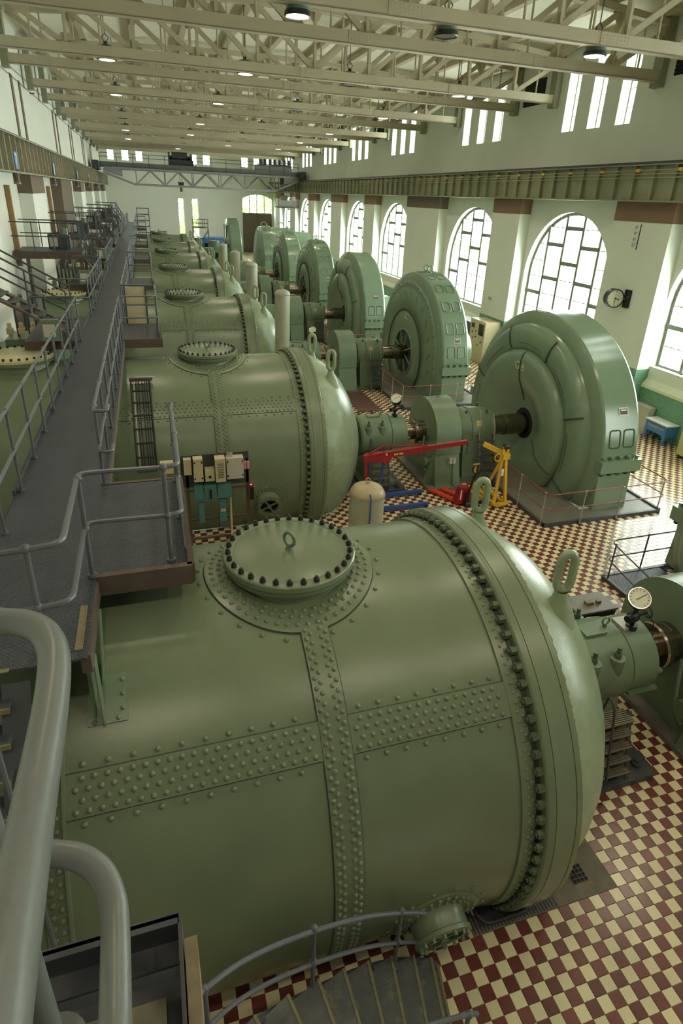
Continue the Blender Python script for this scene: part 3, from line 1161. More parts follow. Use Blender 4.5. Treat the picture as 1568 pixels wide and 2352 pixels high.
def drum(k, label):
    y = YA[k]
    t = thing('turbine_drum', label, 'turbine', (1.2, y, 0), 'riveted turbine drums in a row')
    c = (0, y, ZA)
    MB().lathe([(XL, RS - .05), (XL, RS), (XR, RS), (XR, RS - .05)], 'x', c, 128).build('shell', GREEN, t)
    MB().lathe([(XL - .025, RS - .1), (XL - .025, RS + .05), (XL + .0, RS + .05), (XL + .0, RS - .1)], 'x', c, 96).build('joint_ring', GREEN, t)
    MB().lathe([(-4.33, 0), (-4.33, RS - .1), (-4.25, RS), (XL - .03, RS)], 'x', c, 96).build('inlet_shell', GREEN, t)
    MB().lathe([(XL - .2, RS), (XL - .2, RS + .022), (XL - .03, RS + .022)], 'x', c, 96).build('joint_strap', GREEN, t)
    mb = MB(); curved_plate(mb, SX - STW, SX + STW, radians(-60), radians(70), RS - .01, RS + .022, y, 40)
    mb.build('girth_strap', GREEN, t, 30)
    for x0, x1 in ((XL, SX - STW - .004), (SX + STW + .004, XR - .03)):
        mb = MB(); curved_plate(mb, x0, x1, BA0, BA1, RS - .01, RS + .02, y, 6)
        mb.build('seam_strap', GREEN, t, 30)
    for x in (SX - STW - .006, SX + STW + .006):
        mb = MB(); curved_plate(mb, x - .006, x + .006, radians(-60), radians(67), RS - .01, RS + .004, y, 40)
        mb.build('caulked_edge', SEAM, t, 30)
    for x0, x1 in ((XL, SX - STW - .004), (SX + STW + .004, XR - .03)):
        for a in (BA0, BA1):
            mb = MB(); curved_plate(mb, x0, x1, a - .004, a + .004, RS - .01, RS + .006, y, 2)
            mb.build('caulked_edge', SEAM, t, 30)
    mb = MB()
    ring = []
    for i in range(64):
        u = 2 * pi * i / 64
        v = (SAD + .004) * sin(u)
        ring.append((HC[0] + (SAD + .004) * cos(u), y + v, ZA + sqrt(RS * RS - v * v)))
    mb.tube(ring, .009, 5, closed=True)
    mb.build('caulked_edge', SEAM, t)
    MB().lathe([(3.2, RS), (3.2, RS + .024), (3.36, RS + .024)], 'x', c, 128).build('cover_strap', GREEN, t)
    MB().lathe([(3.355, RS), (3.355, 2.44), (3.40, 2.44), (3.40, RS)], 'x', c, 64).build('flange_web', GROOVE, t)
    MB().lathe([(3.42, RS - .05), (3.42, 2.60), (3.435, 2.625), (3.46, 2.635), (3.515, 2.637), (3.517, 2.628), (3.523, 2.628), (3.525, 2.638), (3.765, 2.632), (3.767, 2.622),
                (3.775, 2.622), (3.778, 2.632), (3.845, 2.628), (3.855, 2.615), (3.855, RS - .06)], 'x', c, 128).build('flange_ring', GREEN, t, 25)
    MB().lathe([(3.30, RS), (3.42, RS + .03)], 'x', c, 64).build('flange_groove', GROOVE, t)
    MB().lathe(DOMEP + [(5.36, .0)], 'x', c, 128).build('dome', DOME, t, 60)
    # scalloped nut row between flange and dome
    mb = MB()
    for i in range(88):
        a = radians(-45) + radians(270) * i / 87
        p = on_shell(3.85, a, 2.545, y); q = on_shell(3.885, a, 2.545, y)
        mb.cyl(p, q, .05, 8)
    stuff(mb.build('dome_nuts', DOME, t))
    # lifting lugs
    for s in (-1, 1):
        yy, x = y + s * 1.0, 4.33
        mb = MB()
        mb.lathe([(3.3, .24), (3.5, .17), (3.62, .10), (3.74, .075)], 'z', (x, yy, 0), 16)
        z0 = 3.72
        loop = [(x + 0, yy + .10 * cos(u) , z0 + .28 + .14 * sin(u) + (.11 if sin(u) > 0 else -.11)) for u in [2 * pi * i / 24 for i in range(24)]]
        loop = [(x + (p[1] - yy) * .85, yy - (p[1] - yy) * .15, p[2]) for p in loop]
        mb.tube(loop, .052, 8, closed=True)
        mb.build('lifting_lug', DOME, t, 60)
    # hatch
    vs, fs = [], []
    N = 64
    rr = [.60, .66, .80, .93, SAD]
    for j, r in enumerate(rr + [SAD]):
        lift = .03 if j < len(rr) - 1 else (.022 if j == len(rr) - 1 else -.01)
        for i in range(N):
            u = 2 * pi * i / N
            v = r * sin(u)
            q = sqrt(RS * RS - v * v)
            vs.append((HC[0] + r * cos(u), y + v * (RS + lift) / RS, ZA + q * (RS + lift) / RS))
    for j in range(len(rr)):
        for i in range(N):
            fs.append((j * N + i, (j + 1) * N + i, (j + 1) * N + (i + 1) % N, j * N + (i + 1) % N))
    MB().add(vs, fs).build('hatch_saddle', GREEN, t)
    hc = (HC[0], y, 0)
    MB().lathe([(3.72, .69), (3.86, .665), (3.92, .65), (3.985, .65), (4.0, .66), (4.005, .735), (4.06, .75), (4.065, .735)], 'z', hc, 64).build('hatch_neck', GREEN, t)
    ld = MB().lathe([(4.068, .735), (4.075, .757), (4.135, .757), (4.148, .745), (4.15, .645), (4.146, .638), (4.15, .63), (4.15, 0)], 'z', hc, 64).build('hatch_lid', GREEN, t)
    mb = MB()
    loop = [(HC[0] + .022 * cos(u) * 0 + .075 * cos(u) * .6, y + .075 * cos(u) * -.8, 4.28 + .085 * sin(u)) for u in [2 * pi * i / 20 for i in range(20)]]
    mb.tube(loop, .021, 8, closed=True)
    mb.cyl((HC[0], y, 4.145), (HC[0], y, 4.20), .05, 12, .03)
    mb.build('eye_bolt', GREEN2, ld)
    # man-hole low on the front
    mx, ma = 2.37, radians(-14.5)
    mb = MB()
    vs, fs = [], []
    for j, (r, lift) in enumerate(((.30, .02), (.49, .02), (.49, -.01))):
        for i in range(40):
            u = 2 * pi * i / 40
            vs.append(on_shell(mx + r * cos(u), ma + r * sin(u) / RS, RS + lift, y))
    for j in range(2):
        for i in range(40):
            fs.append((j * 40 + i, j * 40 + (i + 1) % 40, (j + 1) * 40 + (i + 1) % 40, (j + 1) * 40 + i))
    mb.add(vs, fs)
    o = Vector(on_shell(mx, ma, RS, y)); nv = Vector(nrm(ma)); a = Vector((1, 0, 0)); b = nv.cross(a)
    prof = [(-.03, .33), (.03, .31), (.07, .30), (.17, .30), (.18, .32), (.22, .32), (.225, .22), (.12, .22)]
    vs = [o + nv * h + (a * cos(2 * pi * i / 40) + b * sin(2 * pi * i / 40)) * r for h, r in prof for i in range(40)]
    fs = [(j * 40 + i, j * 40 + (i + 1) % 40, (j + 1) * 40 + (i + 1) % 40, (j + 1) * 40 + i) for j in range(len(prof) - 1) for i in range(40)]
    mb.add(vs, fs)
    mh = mb.build('manhole', GREEN, t)
    mb = MB()
    vs = [o + nv * .125 + (a * cos(2 * pi * i / 32) + b * sin(2 * pi * i / 32)) * .225 for i in range(32)]
    mb.add(vs, [tuple(range(32))]).build('manhole_cover', PITCHB, mh)
    mb = MB()
    for u in (radians(30), radians(120)):
        d = a * cos(u) + b * sin(u)
        mb.bar(o + nv * .2 - d * .29, o + nv * .2 + d * .29, .04, .03, nv)
    mb.cyl(o + nv * .17, o + nv * .24, .045, 10)
    for i in range(14):
        d = a * cos(2 * pi * i / 14) + b * sin(2 * pi * i / 14)
        mb.cyl(o + nv * .21 + d * .27, o + nv * .26 + d * .27, .02, 6)
    mb.build('cross_bar', GREEN2, mh)
    return t

def hatch_bolts(y):
    return [(HC[0] + .695 * cos(2 * pi * (i + .5) / 30), y + .695 * sin(2 * pi * (i + .5) / 30), 4.15) for i in range(30)]
def stud_shape(mb, p):
    x, y, z = p
    mb.cyl((x, y, z - .005), (x, y, z + .035), .034, 6)
    mb.cyl((x, y, z + .035), (x, y, z + .062), .024, 8, .018)
def flange_bolt_angles():
    return [radians(-48) + radians(3.9) * i for i in range(58)]
def nut_shape(mb, p, d, r=.048, h=.075):
    p, d = Vector(p), Vector(d)
    mb.cyl(p, p + d * h, r, 6)
    mb.cyl(p + d * h, p + d * (h + .02), r * .5, 6)

rel = ['nearest the camera', 'second from the camera', 'third from the camera', 'fourth from the camera', 'fifth from the camera', 'sixth from the camera', 'farthest from the camera']
D1 = drum(1, 'green riveted turbine drum %s, grey hoist tank in front' % rel[1])
drums = [None, D1]
# shared drum for the others
for k in range(NT):
    if k != 1:
        d = copy_tree(D1)
        d.location.y = YA[k]
        d['label'] = ('large green riveted turbine drum %s with black studded hatch lid' if k == 0 else 'green riveted turbine drum %s beside the catwalk') % rel[k]
        if k == 0:
            drums[0] = d
        else:
            drums.append(d)
# small fittings of the far drums, joined
mb = MB()
for p, n, r in drum_rivets(YA[1]):
    mb.rivet(p, n, r, 6)
rv = stuff(mb.build('rivets', GREEN, D1))
mb = MB()
for p in hatch_bolts(YA[1]):
    stud_shape(mb, p)
bo = stuff(mb.build('lid_studs', BOLT, D1))
mb = MB()
for a in flange_bolt_angles():
    nut_shape(mb, on_shell(3.42, a, 2.56, YA[1]), (-1, 0, 0))
fb = stuff(mb.build('flange_nuts', BOLTG, D1))
for d in drums[2:]:
    for src in (rv, bo, fb):
        o = src.copy(); COL.objects.link(o); o.parent = d
# the nearest drum: pieces one by one
D0 = drums[0]
rs = drum_rivets(YA[0])
def seen(e):
    p, n, r = Vector(e[0]), Vector(e[1]), e[2]
    d = EYE - p
    f = d.normalized().dot(n.normalized())
    z = -d.dot(fw)
    u, v = 794 - 1368.5 * d.dot(rt2) / z, 1071 + 1368.5 * d.dot(up2) / z
    return d.length / (r / .027) + (0 if f > .12 and 100 < u < 1568 and v < 2352 else 100)
rs.sort(key=seen)
m0 = MB(); m0.rivet((0, 0, 0), (0, 0, 1), 1.0, 8)
me = m0.mesh('rivet', GREEN)
for p, n, r in rs[:300]:
    o = inst(me, 'rivet', D0, p, Vector((0, 0, 1)).rotation_difference(Vector(n)))
    o.scale = (r, r, r)
mb = MB()
for p, n, r in rs[300:]:
    mb.rivet(p, n, r, 7)
stuff(mb.build('rivets', GREEN, D0))
m0 = MB(); stud_shape(m0, (0, 0, 0)); me = m0.mesh('lid_stud', BOLT)
for p in hatch_bolts(YA[0]):
    inst(me, 'lid_stud', D0, p)
m0 = MB(); nut_shape(m0, (0, 0, 0), (-1, 0, 0)); me = m0.mesh('flange_nut', BOLTG)
for a in flange_bolt_angles():
    q = Vector((0, 0, 1)).rotation_difference(Vector(nrm(a)))
    inst(me, 'flange_nut', D0, on_shell(3.42, a, 2.56, YA[0]), q)
for k in range(1, 5):                        # lids over the inlet side, left of the catwalk
    t = thing('inlet_hatch', 'cream lidded hatch on the inlet side of the %s drum' % ['', 'second', 'third', 'fourth', 'fifth'][k], 'hatch', (-3.15, YA[k], 3.9), 'cream lidded hatches left of the catwalk')
    h = (-3.15, YA[k], 0)
    MB().lathe([(3.75, .86), (3.86, .85), (3.88, .70), (4.0, .68), (4.02, .78), (4.1, .79)], 'z', h, 40).build('neck', GREEN, t)
    MB().lathe([(4.1, .79), (4.16, .79), (4.17, .77), (4.17, 0)], 'z', h, 40).build('lid', LIDC, t)
    mb = MB()
    for i in range(28):
        mb.cyl((-3.15 + .73 * cos(i * pi / 14), YA[k] + .73 * sin(i * pi / 14), 4.16), (-3.15 + .73 * cos(i * pi / 14), YA[k] + .73 * sin(i * pi / 14), 4.22), .03, 6)
    stuff(mb.build('studs', BOLT, t))

# ------------------------------------------------------------------ shaft train: bearing, shaft, guard, second bearing
def train(k):
    y = YA[k]
    pos = ['nearest', 'second', 'third', 'fourth', 'fifth', 'sixth'][k]
    c = (0, y, ZA)
    t = thing('bearing_housing', 'green bearing housing on pedestal beside the %s drum dome' % pos, 'bearing', (6.2, y, 0), 'bearing housings at the drum domes')
    MB().lathe([(5.45, .30), (5.45, .56), (5.5, .60), (6.38, .60), (6.41, .57), (6.42, .55), (6.43, .57), (6.88, .57), (6.92, .52), (6.92, .25)], 'x', c, 40).build('cap', GREEN2, t)
    for z, s in ((ZA + .02, -1), (ZA - .32, -1), (ZA + .02, 1)):
        MB().bar((6.44, y + s * .52, z), (6.98, y + s * .52, z), .07, .05).build('cap_rib', GREEN2, t)
    for x in (5.68, 6.1):
        for s in (-1, 1):
            b = MB().lathe([(ZA - .2, .02), (ZA + .1, .11), (ZA + .42, .115), (ZA + .425, .0)], 'z', (x, y + s * .47, 0), 16).build('bolt_boss', GREEN2, t)
            MB().cyl((x, y + s * .47, ZA + .42), (x, y + s * .47, ZA + .50), .055, 6).cyl((x, y + s * .47, ZA + .5), (x, y + s * .47, ZA + .6), .032, 8).build('stud', BOLTG, b)
    MB().prism([(y - .45, ZA - .3), (y + .45, ZA - .3), (y + .62, .16), (y - .62, .16)], 'x', 5.62, 6.35).build('pedestal', GREEN2, t, 0)
    mb = MB().box(5.45, 6.5, y - .8, y + .8, .1, .2)
    for yy in (y - .6, y + .6):
        mb.lathe([(.2, .14), (.36, .12), (.37, .0)], 'z', (6.25, yy, 0), 14)
    mb.build('foot', GREEN2, t, 30)
    MB().prism([(5.1, y - 1.15), (5.1, y + 1.15), (6.62, y + 1.15), (6.72, y + 1.05), (6.72, y - 1.1), (6.62, y - 1.2), (5.1, y - 1.2)], 'z', 0.0, .1).build('base_plate', DARKG, t, 0)
    for yy in (y - .98, y + .98):
        MB().cyl((6.5, yy, .1), (6.5, yy, .16), .075, 12).cyl((6.5, yy, .16), (6.5, yy, .21), .045, 6).build('anchor_bolt', DARKG, t)
    if k < 3:
        mb = MB()
        loop = [(6.2 + .06 * cos(u), y, ZA + .70 + .06 * sin(u)) for u in [i * pi / 8 for i in range(16)]]
        mb.tube(loop, .016, 6, closed=True)
        mb.cyl((6.2, y, ZA + .58), (6.2, y, ZA + .64), .03, 8)
        mb.build('eye_bolt', GREEN2, t)
        MB().box(5.75, 6.12, y - .16, y + .02, ZA + .58, ZA + .63).build('inspection_cover', GREEN2, t, 0)
        MB().box(6.45, 6.7, y - .14, y + .14, ZA + .56, ZA + .60).build('name_plate', SILVERP, t, 0)
        # pressure gauge on a black valve
        g = thing('pressure_gauge', 'round cream pressure gauge on black valve above the %s bearing housing' % pos, 'gauge', (6.6, y - .1, ZA + .58), 'pressure gauges on the bearing housings')
        gy, gz = y - .1, ZA + 1.12
        dn = Vector((-.42, -.55, .72)).normalized()
        cc = Vector((6.62, gy, gz))
        MB().cyl(cc - dn * .1, cc, .165, 28).build('case', BLACK, g)
        MB().cyl(cc, cc + dn * .004, .148, 28).build('dial', DIAL, g)
        e1 = dn.cross(Vector((0, 0, 1))).normalized() * -1
        e2 = e1.cross(dn) * -1
        mb = MB()
        for i in range(13):
            u = radians(-50 + 280 * i / 12)
            d = e1 * cos(u) + e2 * sin(u)
            mb.bar(cc + dn * .006 + d * .112, cc + dn * .006 + d * .135, .008, .003, dn)
        mb.build('scale_marks', BLACK, g, 0)
        d = (e1 * cos(radians(40)) + e2 * sin(radians(40)))
        MB().bar(cc + dn * .008 - d * .06, cc + dn * .008 + d * .12, .010, .003, dn).build('needle', BLACK, g, 0)
        MB().tube([cc + e1 * .157 * cos(u) + e2 * .157 * sin(u) + dn * .004 for u in [i * pi / 14 for i in range(28)]], .012, 6, closed=True).build('bezel', CHROME, g)
        mb = MB().cyl((6.62, gy, ZA + .56), (6.62, gy, ZA + .98), .035, 10)
        mb.ball((6.6, gy, ZA + .78), .095, 12, 8, (1, 1, .9)).cyl((6.6, gy, ZA + .78), (6.46, gy - .04, ZA + .78), .06, 12)
        mb.cyl((6.62, gy, ZA + .56), (6.62, gy, ZA + .64), .085, 12).cyl((6.62, gy, ZA + .78), (6.84, gy, ZA + .82), .03, 8)
        mb.build('valve', BLACK, g)
        mb = MB()
        loop = [(6.86 + .02 * 0, gy + .09 * cos(u), ZA + .82 + .09 * sin(u)) for u in [i * pi / 10 for i in range(20)]]
        mb.tube(loop, .012, 6, closed=True)
        mb.build('hand_wheel', BLACK, g)
        MB().tube(rounded([(6.84, gy, ZA + .8), (6.93, gy - .1, ZA + .7), (6.95, gy - .25, ZA - .1), (6.97, gy - .3, ZA - .5)], .1), .009, 6).build('hose', CABLE, g)
        # little grating steps in front of the bearing
        s = thing('bearing_steps', 'narrow steel grating steps in front of the %s bearing housing' % pos, 'steps', (5.9, y - .9, 0), 'grating steps at the bearings')
        for i in range(5):
            z, yy = .28 + .21 * i, y - 1.06 + .045 * i
            mb = MB().box(5.6, 6.16, yy - .12, yy + .12, z - .012, z - .004)
            for j in range(8):
                mb.box(5.6, 6.16, yy - .12 + .032 * j, yy - .108 + .032 * j, z - .004, z + .018)
            mb.build('tread', GRATE, s, 0)
        for x in (5.58, 6.18):
            MB().bar((x, y - 1.14, .1), (x, y - .86, 1.16), .02, .07, (1, 0, 0)).build('stringer', DARKG, s, 0)
        MB().tube(rounded([(5.58, y - .88, 1.1), (5.58, y - .98, 1.75), (5.58, y - 1.12, 1.62), (5.6, y - 1.3, .42)], .12), .018, 8).build('hand_grip', DARKG, s)
    # shaft
    t = thing('drive_shaft', 'polished steel shaft of the %s machine between bearing and generator' % pos, 'shaft', (8.5, y, ZA), 'polished shafts')
    MB().cyl((6.9, y, ZA), (7.62, y, ZA), .245, 32).build('shaft', STEEL, t)
    MB().lathe([(7.26, .24), (7.26, .36), (7.29, .385), (7.36, .385), (7.38, .36), (7.38, .24)], 'x', c, 36).build('collar', STEEL, t)
    MB().lathe([(7.38, .33), (7.5, .33), (7.505, .34), (7.515, .34), (7.52, .33), (7.72, .33)], 'x', c, 36).build('coupling', STEEL, t)
    MB().lathe([(9.92, .30), (10.4, .30), (10.405, .325), (10.45, .325), (10.455, .33), (11.25, .33)], 'x', c, 36).build('rear_shaft', STEEL, t)
    # guard
    t = thing('coupling_guard', 'green round topped coupling guard of the %s machine' % pos, 'guard', (8.0, y, 0), 'round topped coupling guards')
    poly = [(y - 1.28, .1), (y - 1.05, ZA - .35)] + [(y - 1.05 * cos(u), ZA + 1.05 * sin(u)) for u in [pi * i / 24 for i in range(25)]] + [(y + 1.05, ZA - .35), (y + 1.28, .1)]
    up_ = [(y - 1.05, ZA - .35)] + poly[2:-2] + [(y + 1.05, ZA - .35)]
    ch = lambda p, s: [(y + (a - y) * s, .0 + b * (1 - (1 - s) * .4)) for a, b in p]
    mb = MB()
    mb.prism(up_, 'x', 7.62, 8.42)
    mb.build('hood', GREEN2, t, 30)
    mb = MB().prism([(y - 1.0, ZA - .36), (y + 1.0, ZA - .36), (y + 1.26, .1), (y - 1.26, .1)], 'x', 7.62, 8.42)
    mb.prism([(7.38, .1), (7.62, .1), (7.62, 1.0)], 'y', y - 1.0, y - .85)
    mb.build('lower_casing', GREEN2, t, 0)
    MB().box(7.61, 8.43, y - 1.07, y + 1.07, ZA - .38, ZA - .34).build('split_flange', GREEN2, t, 0)
    MB().box(7.35, 8.5, y - 1.4, y + 1.4, 0, .1).build('plinth', STONE, t, 0)
    mb = MB()
    loop = [(8.02 + .05 * cos(u), y, ZA + 1.13 + .06 * sin(u)) for u in [i * pi / 8 for i in range(16)]]
    mb.tube(loop, .014, 6, closed=True)
    mb.cyl((8.02, y, ZA + 1.03), (8.02, y, ZA + 1.08), .035, 8).build('eye_bolt', GREEN2, t)
    if k < 2:
        mb = MB().tube(rounded([(7.5, y - .42, ZA + .0), (7.44, y - .52, ZA - .4), (7.44, y - .6, ZA - .85), (7.5, y - .75, ZA - 1.02)], .1), .035, 8)
        mb.build('brake_lever', GREEN2, t)
        mb = MB().cyl((7.45, y - .72, .72), (7.85, y - .72, .72), .09, 14).cyl((7.4, y - .72, .72), (7.5, y - .72, .72), .15, 16)
        mb.build('brake_drum', GREEN2, t)
        if k == 1:
            for j in (0, 1):
                MB().box(8.05 + .11 * j, 8.13 + .11 * j, y - 1.19, y - 1.09, .78, .94).build('socket_box', BEIGE2, t, 0)
            MB().tube(rounded([(8.16, y - 1.13, .8), (8.16, y - 1.2, .5), (8.14, y - 1.3, .12), (8.4, y - 1.42, .05)], .08), .012, 6).build('lead', CABLE, t)
    # second bearing
    t = thing('bearing_pedestal', 'dark green bearing pedestal between guard and generator of the %s machine' % pos, 'bearing', (9.4, y, 0), 'bearing pedestals at the generators')
    MB().lathe([(8.62, .36), (8.62, .60), (8.72, .66), (8.98, .66), (9.0, .69), (9.06, .69), (9.08, .66), (9.7, .62), (9.86, .56), (9.86, .3)], 'x', c, 40).build('cap', GREEN2, t)
    mb = MB().prism([(y - .66, ZA), (y + .66, ZA), (y + .66, ZA - .3), (y + .82, .08), (y - .82, .08), (y - .66, ZA - .3)], 'x', 8.72, 9.76)
    mb.build('stand', GREEN2, t, 0)
    MB().box(8.55, 9.95, y - 1.0, y + 1.0, 0, .08).build('plinth', STONE, t, 0)
    MB().box(9.12, 9.3, y - .6, y - .54, ZA + .22, ZA + .4).build('name_plate', CREAML, t, 0)
    mb = MB()
    for s in (-1, 1):
        for x in (8.9, 9.6):
            mb.cyl((x, y + s * .3, ZA + .54), (x, y + s * .3, ZA + .68), .035, 8)
    mb.build('studs', BOLTG, t)
    # ladder in front
    if k < 4:
        s = thing('ladder_steps', 'dark steel step ladder leaning at the %s bearing pedestal' % pos, 'ladder', (9.35, y - 1.1, 0), 'step ladders at the bearing pedestals')
        for x in (9.1, 9.6):
            MB().bar((x, y - 1.35, 0.02), (x, y - .84, 1.5), .03, .07, (1, 0, 0)).build('stringer', DARKG, s, 0)
        for i in range(6):
            z = .22 + .22 * i
            yy = y - 1.35 + .51 * z / 1.5
            MB().box(9.1, 9.6, yy - .1, yy + .07, z - .015, z + .015).build('tread', DARKG, s, 0)
        mb = MB().tube(rounded([(9.1, y - .9, 1.35), (9.1, y - .8, 2.2), (9.1, y - .66, 2.26)], .1), .016, 6)
        mb.tube(rounded([(9.6, y - 1.0, 1.0), (9.6, y - .86, 1.75), (9.6, y - .7, 2.1)], .1), .016, 6)
        mb.build('hand_rail', SILVERP, s)
for k in range(6):
    train(k)

# ------------------------------------------------------------------ generators
GX0, GX1, GR_ = 11.4, 12.49, 3.555
def panel_frame():
    mb = MB()
    pts = []
    w, h, r = .17, .23, .07
    for cx_, cz_, a0 in ((w - r, h - r, 0), (-(w - r), h - r, 90), (-(w - r), -(h - r), 180), (w - r, -(h - r), 270)):
        for i in range(5):
            a = radians(a0 + 22.5 * i)
            pts.append((cx_ + r * cos(a), 0, cz_ + r * sin(a)))
    mb.tube(pts, .022, 6, closed=True)
    return mb
def generator(k, kind, label, mark=None):
    y = YA[k]
    c = (0, y, ZA)
    t = thing('generator', label, 'generator', (11.9, y, 0), 'large round green generators')
    R = GR_
    MB().lathe([(11.22, 3.17), (11.24, 3.30), (11.28, 3.42), (11.34, 3.52), (GX0, R), (GX1 - .03, R), (GX1, R - .02), (12.55, R - .06), (12.6, R - .2), (12.6, .6)], 'x', c, 128).build('stator_rim', GEN, t, 25)
    if kind == 'A':
        MB().lathe([(11.25, 3.2), (11.24, 3.18), (11.12, 3.16), (11.0, 3.08), (10.93, 2.92), (10.92, 2.6), (10.96, 2.40), (11.03, 2.36)], 'x', c, 128).build('end_ring', GEN, t, 50)
        MB().lathe([(11.0, 2.38), (10.9, 2.37), (10.80, 2.30), (10.74, 2.1), (10.74, 1.75), (10.80, 1.45), (10.95, 1.15), (11.1, .8), (11.2, .5)], 'x', c, 96).build('end_cover', GEN, t, 60)
        MB().lathe([(11.2, .52), (11.19, .34), (11.3, .33)], 'x', c, 48).build('shaft_seal', PITCHB, t)
        for i in range(8):
            a = radians(22.5 + 45 * i)
            mb = MB()
            pr = [(11.02, 3.15), (10.965, 3.08), (10.905, 2.92), (10.895, 2.6), (10.94, 2.42)]
            mb.tube([(x, y - r * cos(a), ZA + r * sin(a)) for x, r in pr], .022, 6)
            mb.build('joint_rib', SEAM, t)
        for a in (radians(90), radians(-20), radians(200)):
            pr = [(10.88, 2.36), (10.78, 2.29), (10.725, 2.1), (10.725, 1.75), (10.785, 1.45), (10.935, 1.15), (11.08, .8)]
            MB().tube([(x, y - r * cos(a), ZA + r * sin(a)) for x, r in pr], .016, 6).build('cover_joint', SEAM, t)
        for i in range(8):
            a0, a1 = radians(22.5 + 45 * i + 9), radians(22.5 + 45 * i + 36)
            mb = MB()
            seg = [(10.905, 2.58, a0 + (a1 - a0) * j / 8) for j in range(9)]
            mb.tube([(x, y - r * cos(a), ZA + r * sin(a)) for x, r, a in seg], .007, 5)
            mb.build('vent_edge', SEAM, t)
    else:
        MB().lathe([(11.25, 3.2), (11.18, 3.15), (11.14, 3.02), (11.16, 2.94), (11.13, 2.86), (11.08, 2.5), (11.06, 2.0), (11.10, 1.96), (11.05, 1.9), (11.03, 1.2), (11.06, 1.05)], 'x', c, 128).build('end_shield', GEN, t, 50)
        MB().lathe([(11.07, 1.95), (11.02, 1.93), (11.02, 1.87), (11.05, 1.85)], 'x', c, 96).build('shield_ring', SEAM, t)
        MB().lathe([(11.05, 1.08), (11.0, 1.06), (11.0, 1.0), (11.06, .98)], 'x', c, 64).build('shield_ring', GEN, t)
        MB().lathe([(11.1, 1.02), (11.16, .3)], 'x', c, 48).build('rotor_face', SEAM, t)
        for i in range(8):
            a = radians(22.5 + 45 * i)
            MB().bar((11.02, y - .34 * cos(a), ZA + .34 * sin(a)), (11.02, y - 1.0 * cos(a), ZA + 1.0 * sin(a)), .05, .06, (1, 0, 0)).build('spoke', GEN, t, 0)
        for i in range(24):
            a = radians(15 * i + 4)
            MB().tube([(11.09, y - r * cos(a + b), ZA + r * sin(a + b)) for r, b in ((2.1, 0), (2.35, .0), (2.6, .05), (2.78, .12))], .02, 5).build('cooling_rib', GEN, t)
    mb = MB()
    for i in range(44):
        a = 2 * pi * i / 44
        mb.cyl((11.21, y - 3.1 * cos(a), ZA + 3.1 * sin(a)), (11.14 if kind == 'B' else 11.06, y - 3.1 * cos(a), ZA + 3.1 * sin(a)), .025, 6)
    stuff(mb.build('ring_bolts', SEAM, t))
    pf = panel_frame()
    rows = [-9, 12, 28, 44, 60, 76, 92] if kind == 'B' else [-9, 9]
    rows = [r for r in rows if not (kind == 'B' and False)]
    me_ = pf.mesh('panel_frame', GEN if kind == 'B' else SEAM)
    for r in rows:
        a = radians(r if r != -9 else -12)
        if kind == 'A' and r == 9:
            a = radians(12)
        for x in (GX0 + .32, GX0 + .78):
            rot = Vector((0, -1, 0)).rotation_difference(Vector(nrm(a)))
            o = inst(me_, 'panel_frame', t, (x, y - (R + .005) * cos(a), ZA + (R + .005) * sin(a)), rot)
            if kind == 'A':
                o.scale = (1, .3, 1.05)
    for s in (-1, 1):
        f = MB().box(GX0 - .12, GX1 + .12, y + s * R - .16, y + s * R + .17, ZA - .17, ZA + .17).build('split_flange', GEN, t, 0)
        for i in range(5):
            x = GX0 + .0 + .27 * i
            MB().cyl((x, y + s * (R + .06), ZA + .17), (x, y + s * (R + .06), ZA + .27), .055, 6).build('flange_bolt', GEN, f)
            MB().cyl((x, y + s * (R + .06), ZA - .17), (x, y + s * (R + .06), ZA - .27), .055, 6).build('flange_bolt', SEAM, f)
        p = [(y + s * (R - .02), ZA - .16), (y + s * (R - .02), ZA - .3), (y + s * (R + .04), .09), (y + s * (R - .8), .09), (y + s * (R - .5), ZA - .16)]
        MB().prism(p if s > 0 else p[::-1], 'x', GX0, GX1).build('foot', GEN, t, 0)
    pl = MB().box(GX0 + .42, GX0 + .66, y - R * cos(radians(28)) - .012, y - R * cos(radians(28)) + .02, ZA + .0, ZA + .0)
    a = radians(15) if kind == 'B' else radians(24)
    if kind == 'B':
        a = radians(20)
    nv = Vector(nrm(a))
    q = Vector((0, -1, 0)).rotation_difference(nv)
    m_ = MB().box(-.15, .15, -.012, .0, -.11, .11).mesh('name_plate', SILVERP, smooth=0)
    np_ = inst(m_, 'name_plate', t, (GX0 + .6, y - R * cos(a), ZA + R * sin(a)), q)
    m_ = MB().box(-.12, .12, -.016, -.012, -.08, .08).mesh('plate_print', BEAM, smooth=0)
    o = inst(m_, 'plate_print', np_, (0, 0, 0), world=False)
    m_ = MB().box(-.09, .09, -.018, -.016, .02, .055).mesh('plate_line', WHITEP, smooth=0)
    o = inst(m_, 'plate_line', np_, (0, 0, 0), world=False)
    if mark:
        if kind == 'A':
            text(mark, 'unit_mark', t, (10.725, y + .0, ZA + 1.9), (0, -1, 0), (0, 0, 1), .34, CREAML, .006)
        else:
            text(mark, 'unit_mark', t, (11.02, y - .2, ZA + 1.62), (0, -1, 0), (0, 0, 1), .34, CREAML, .006)
    # exciter behind
    MB().lathe([(12.6, .7), (13.3, .7), (13.32, 1.0), (13.4, 1.06), (13.95, 1.06), (14.1, .98), (14.2, .7), (14.22, 0)], 'x', c, 48).build('exciter', GEN, t)
    mb = MB()
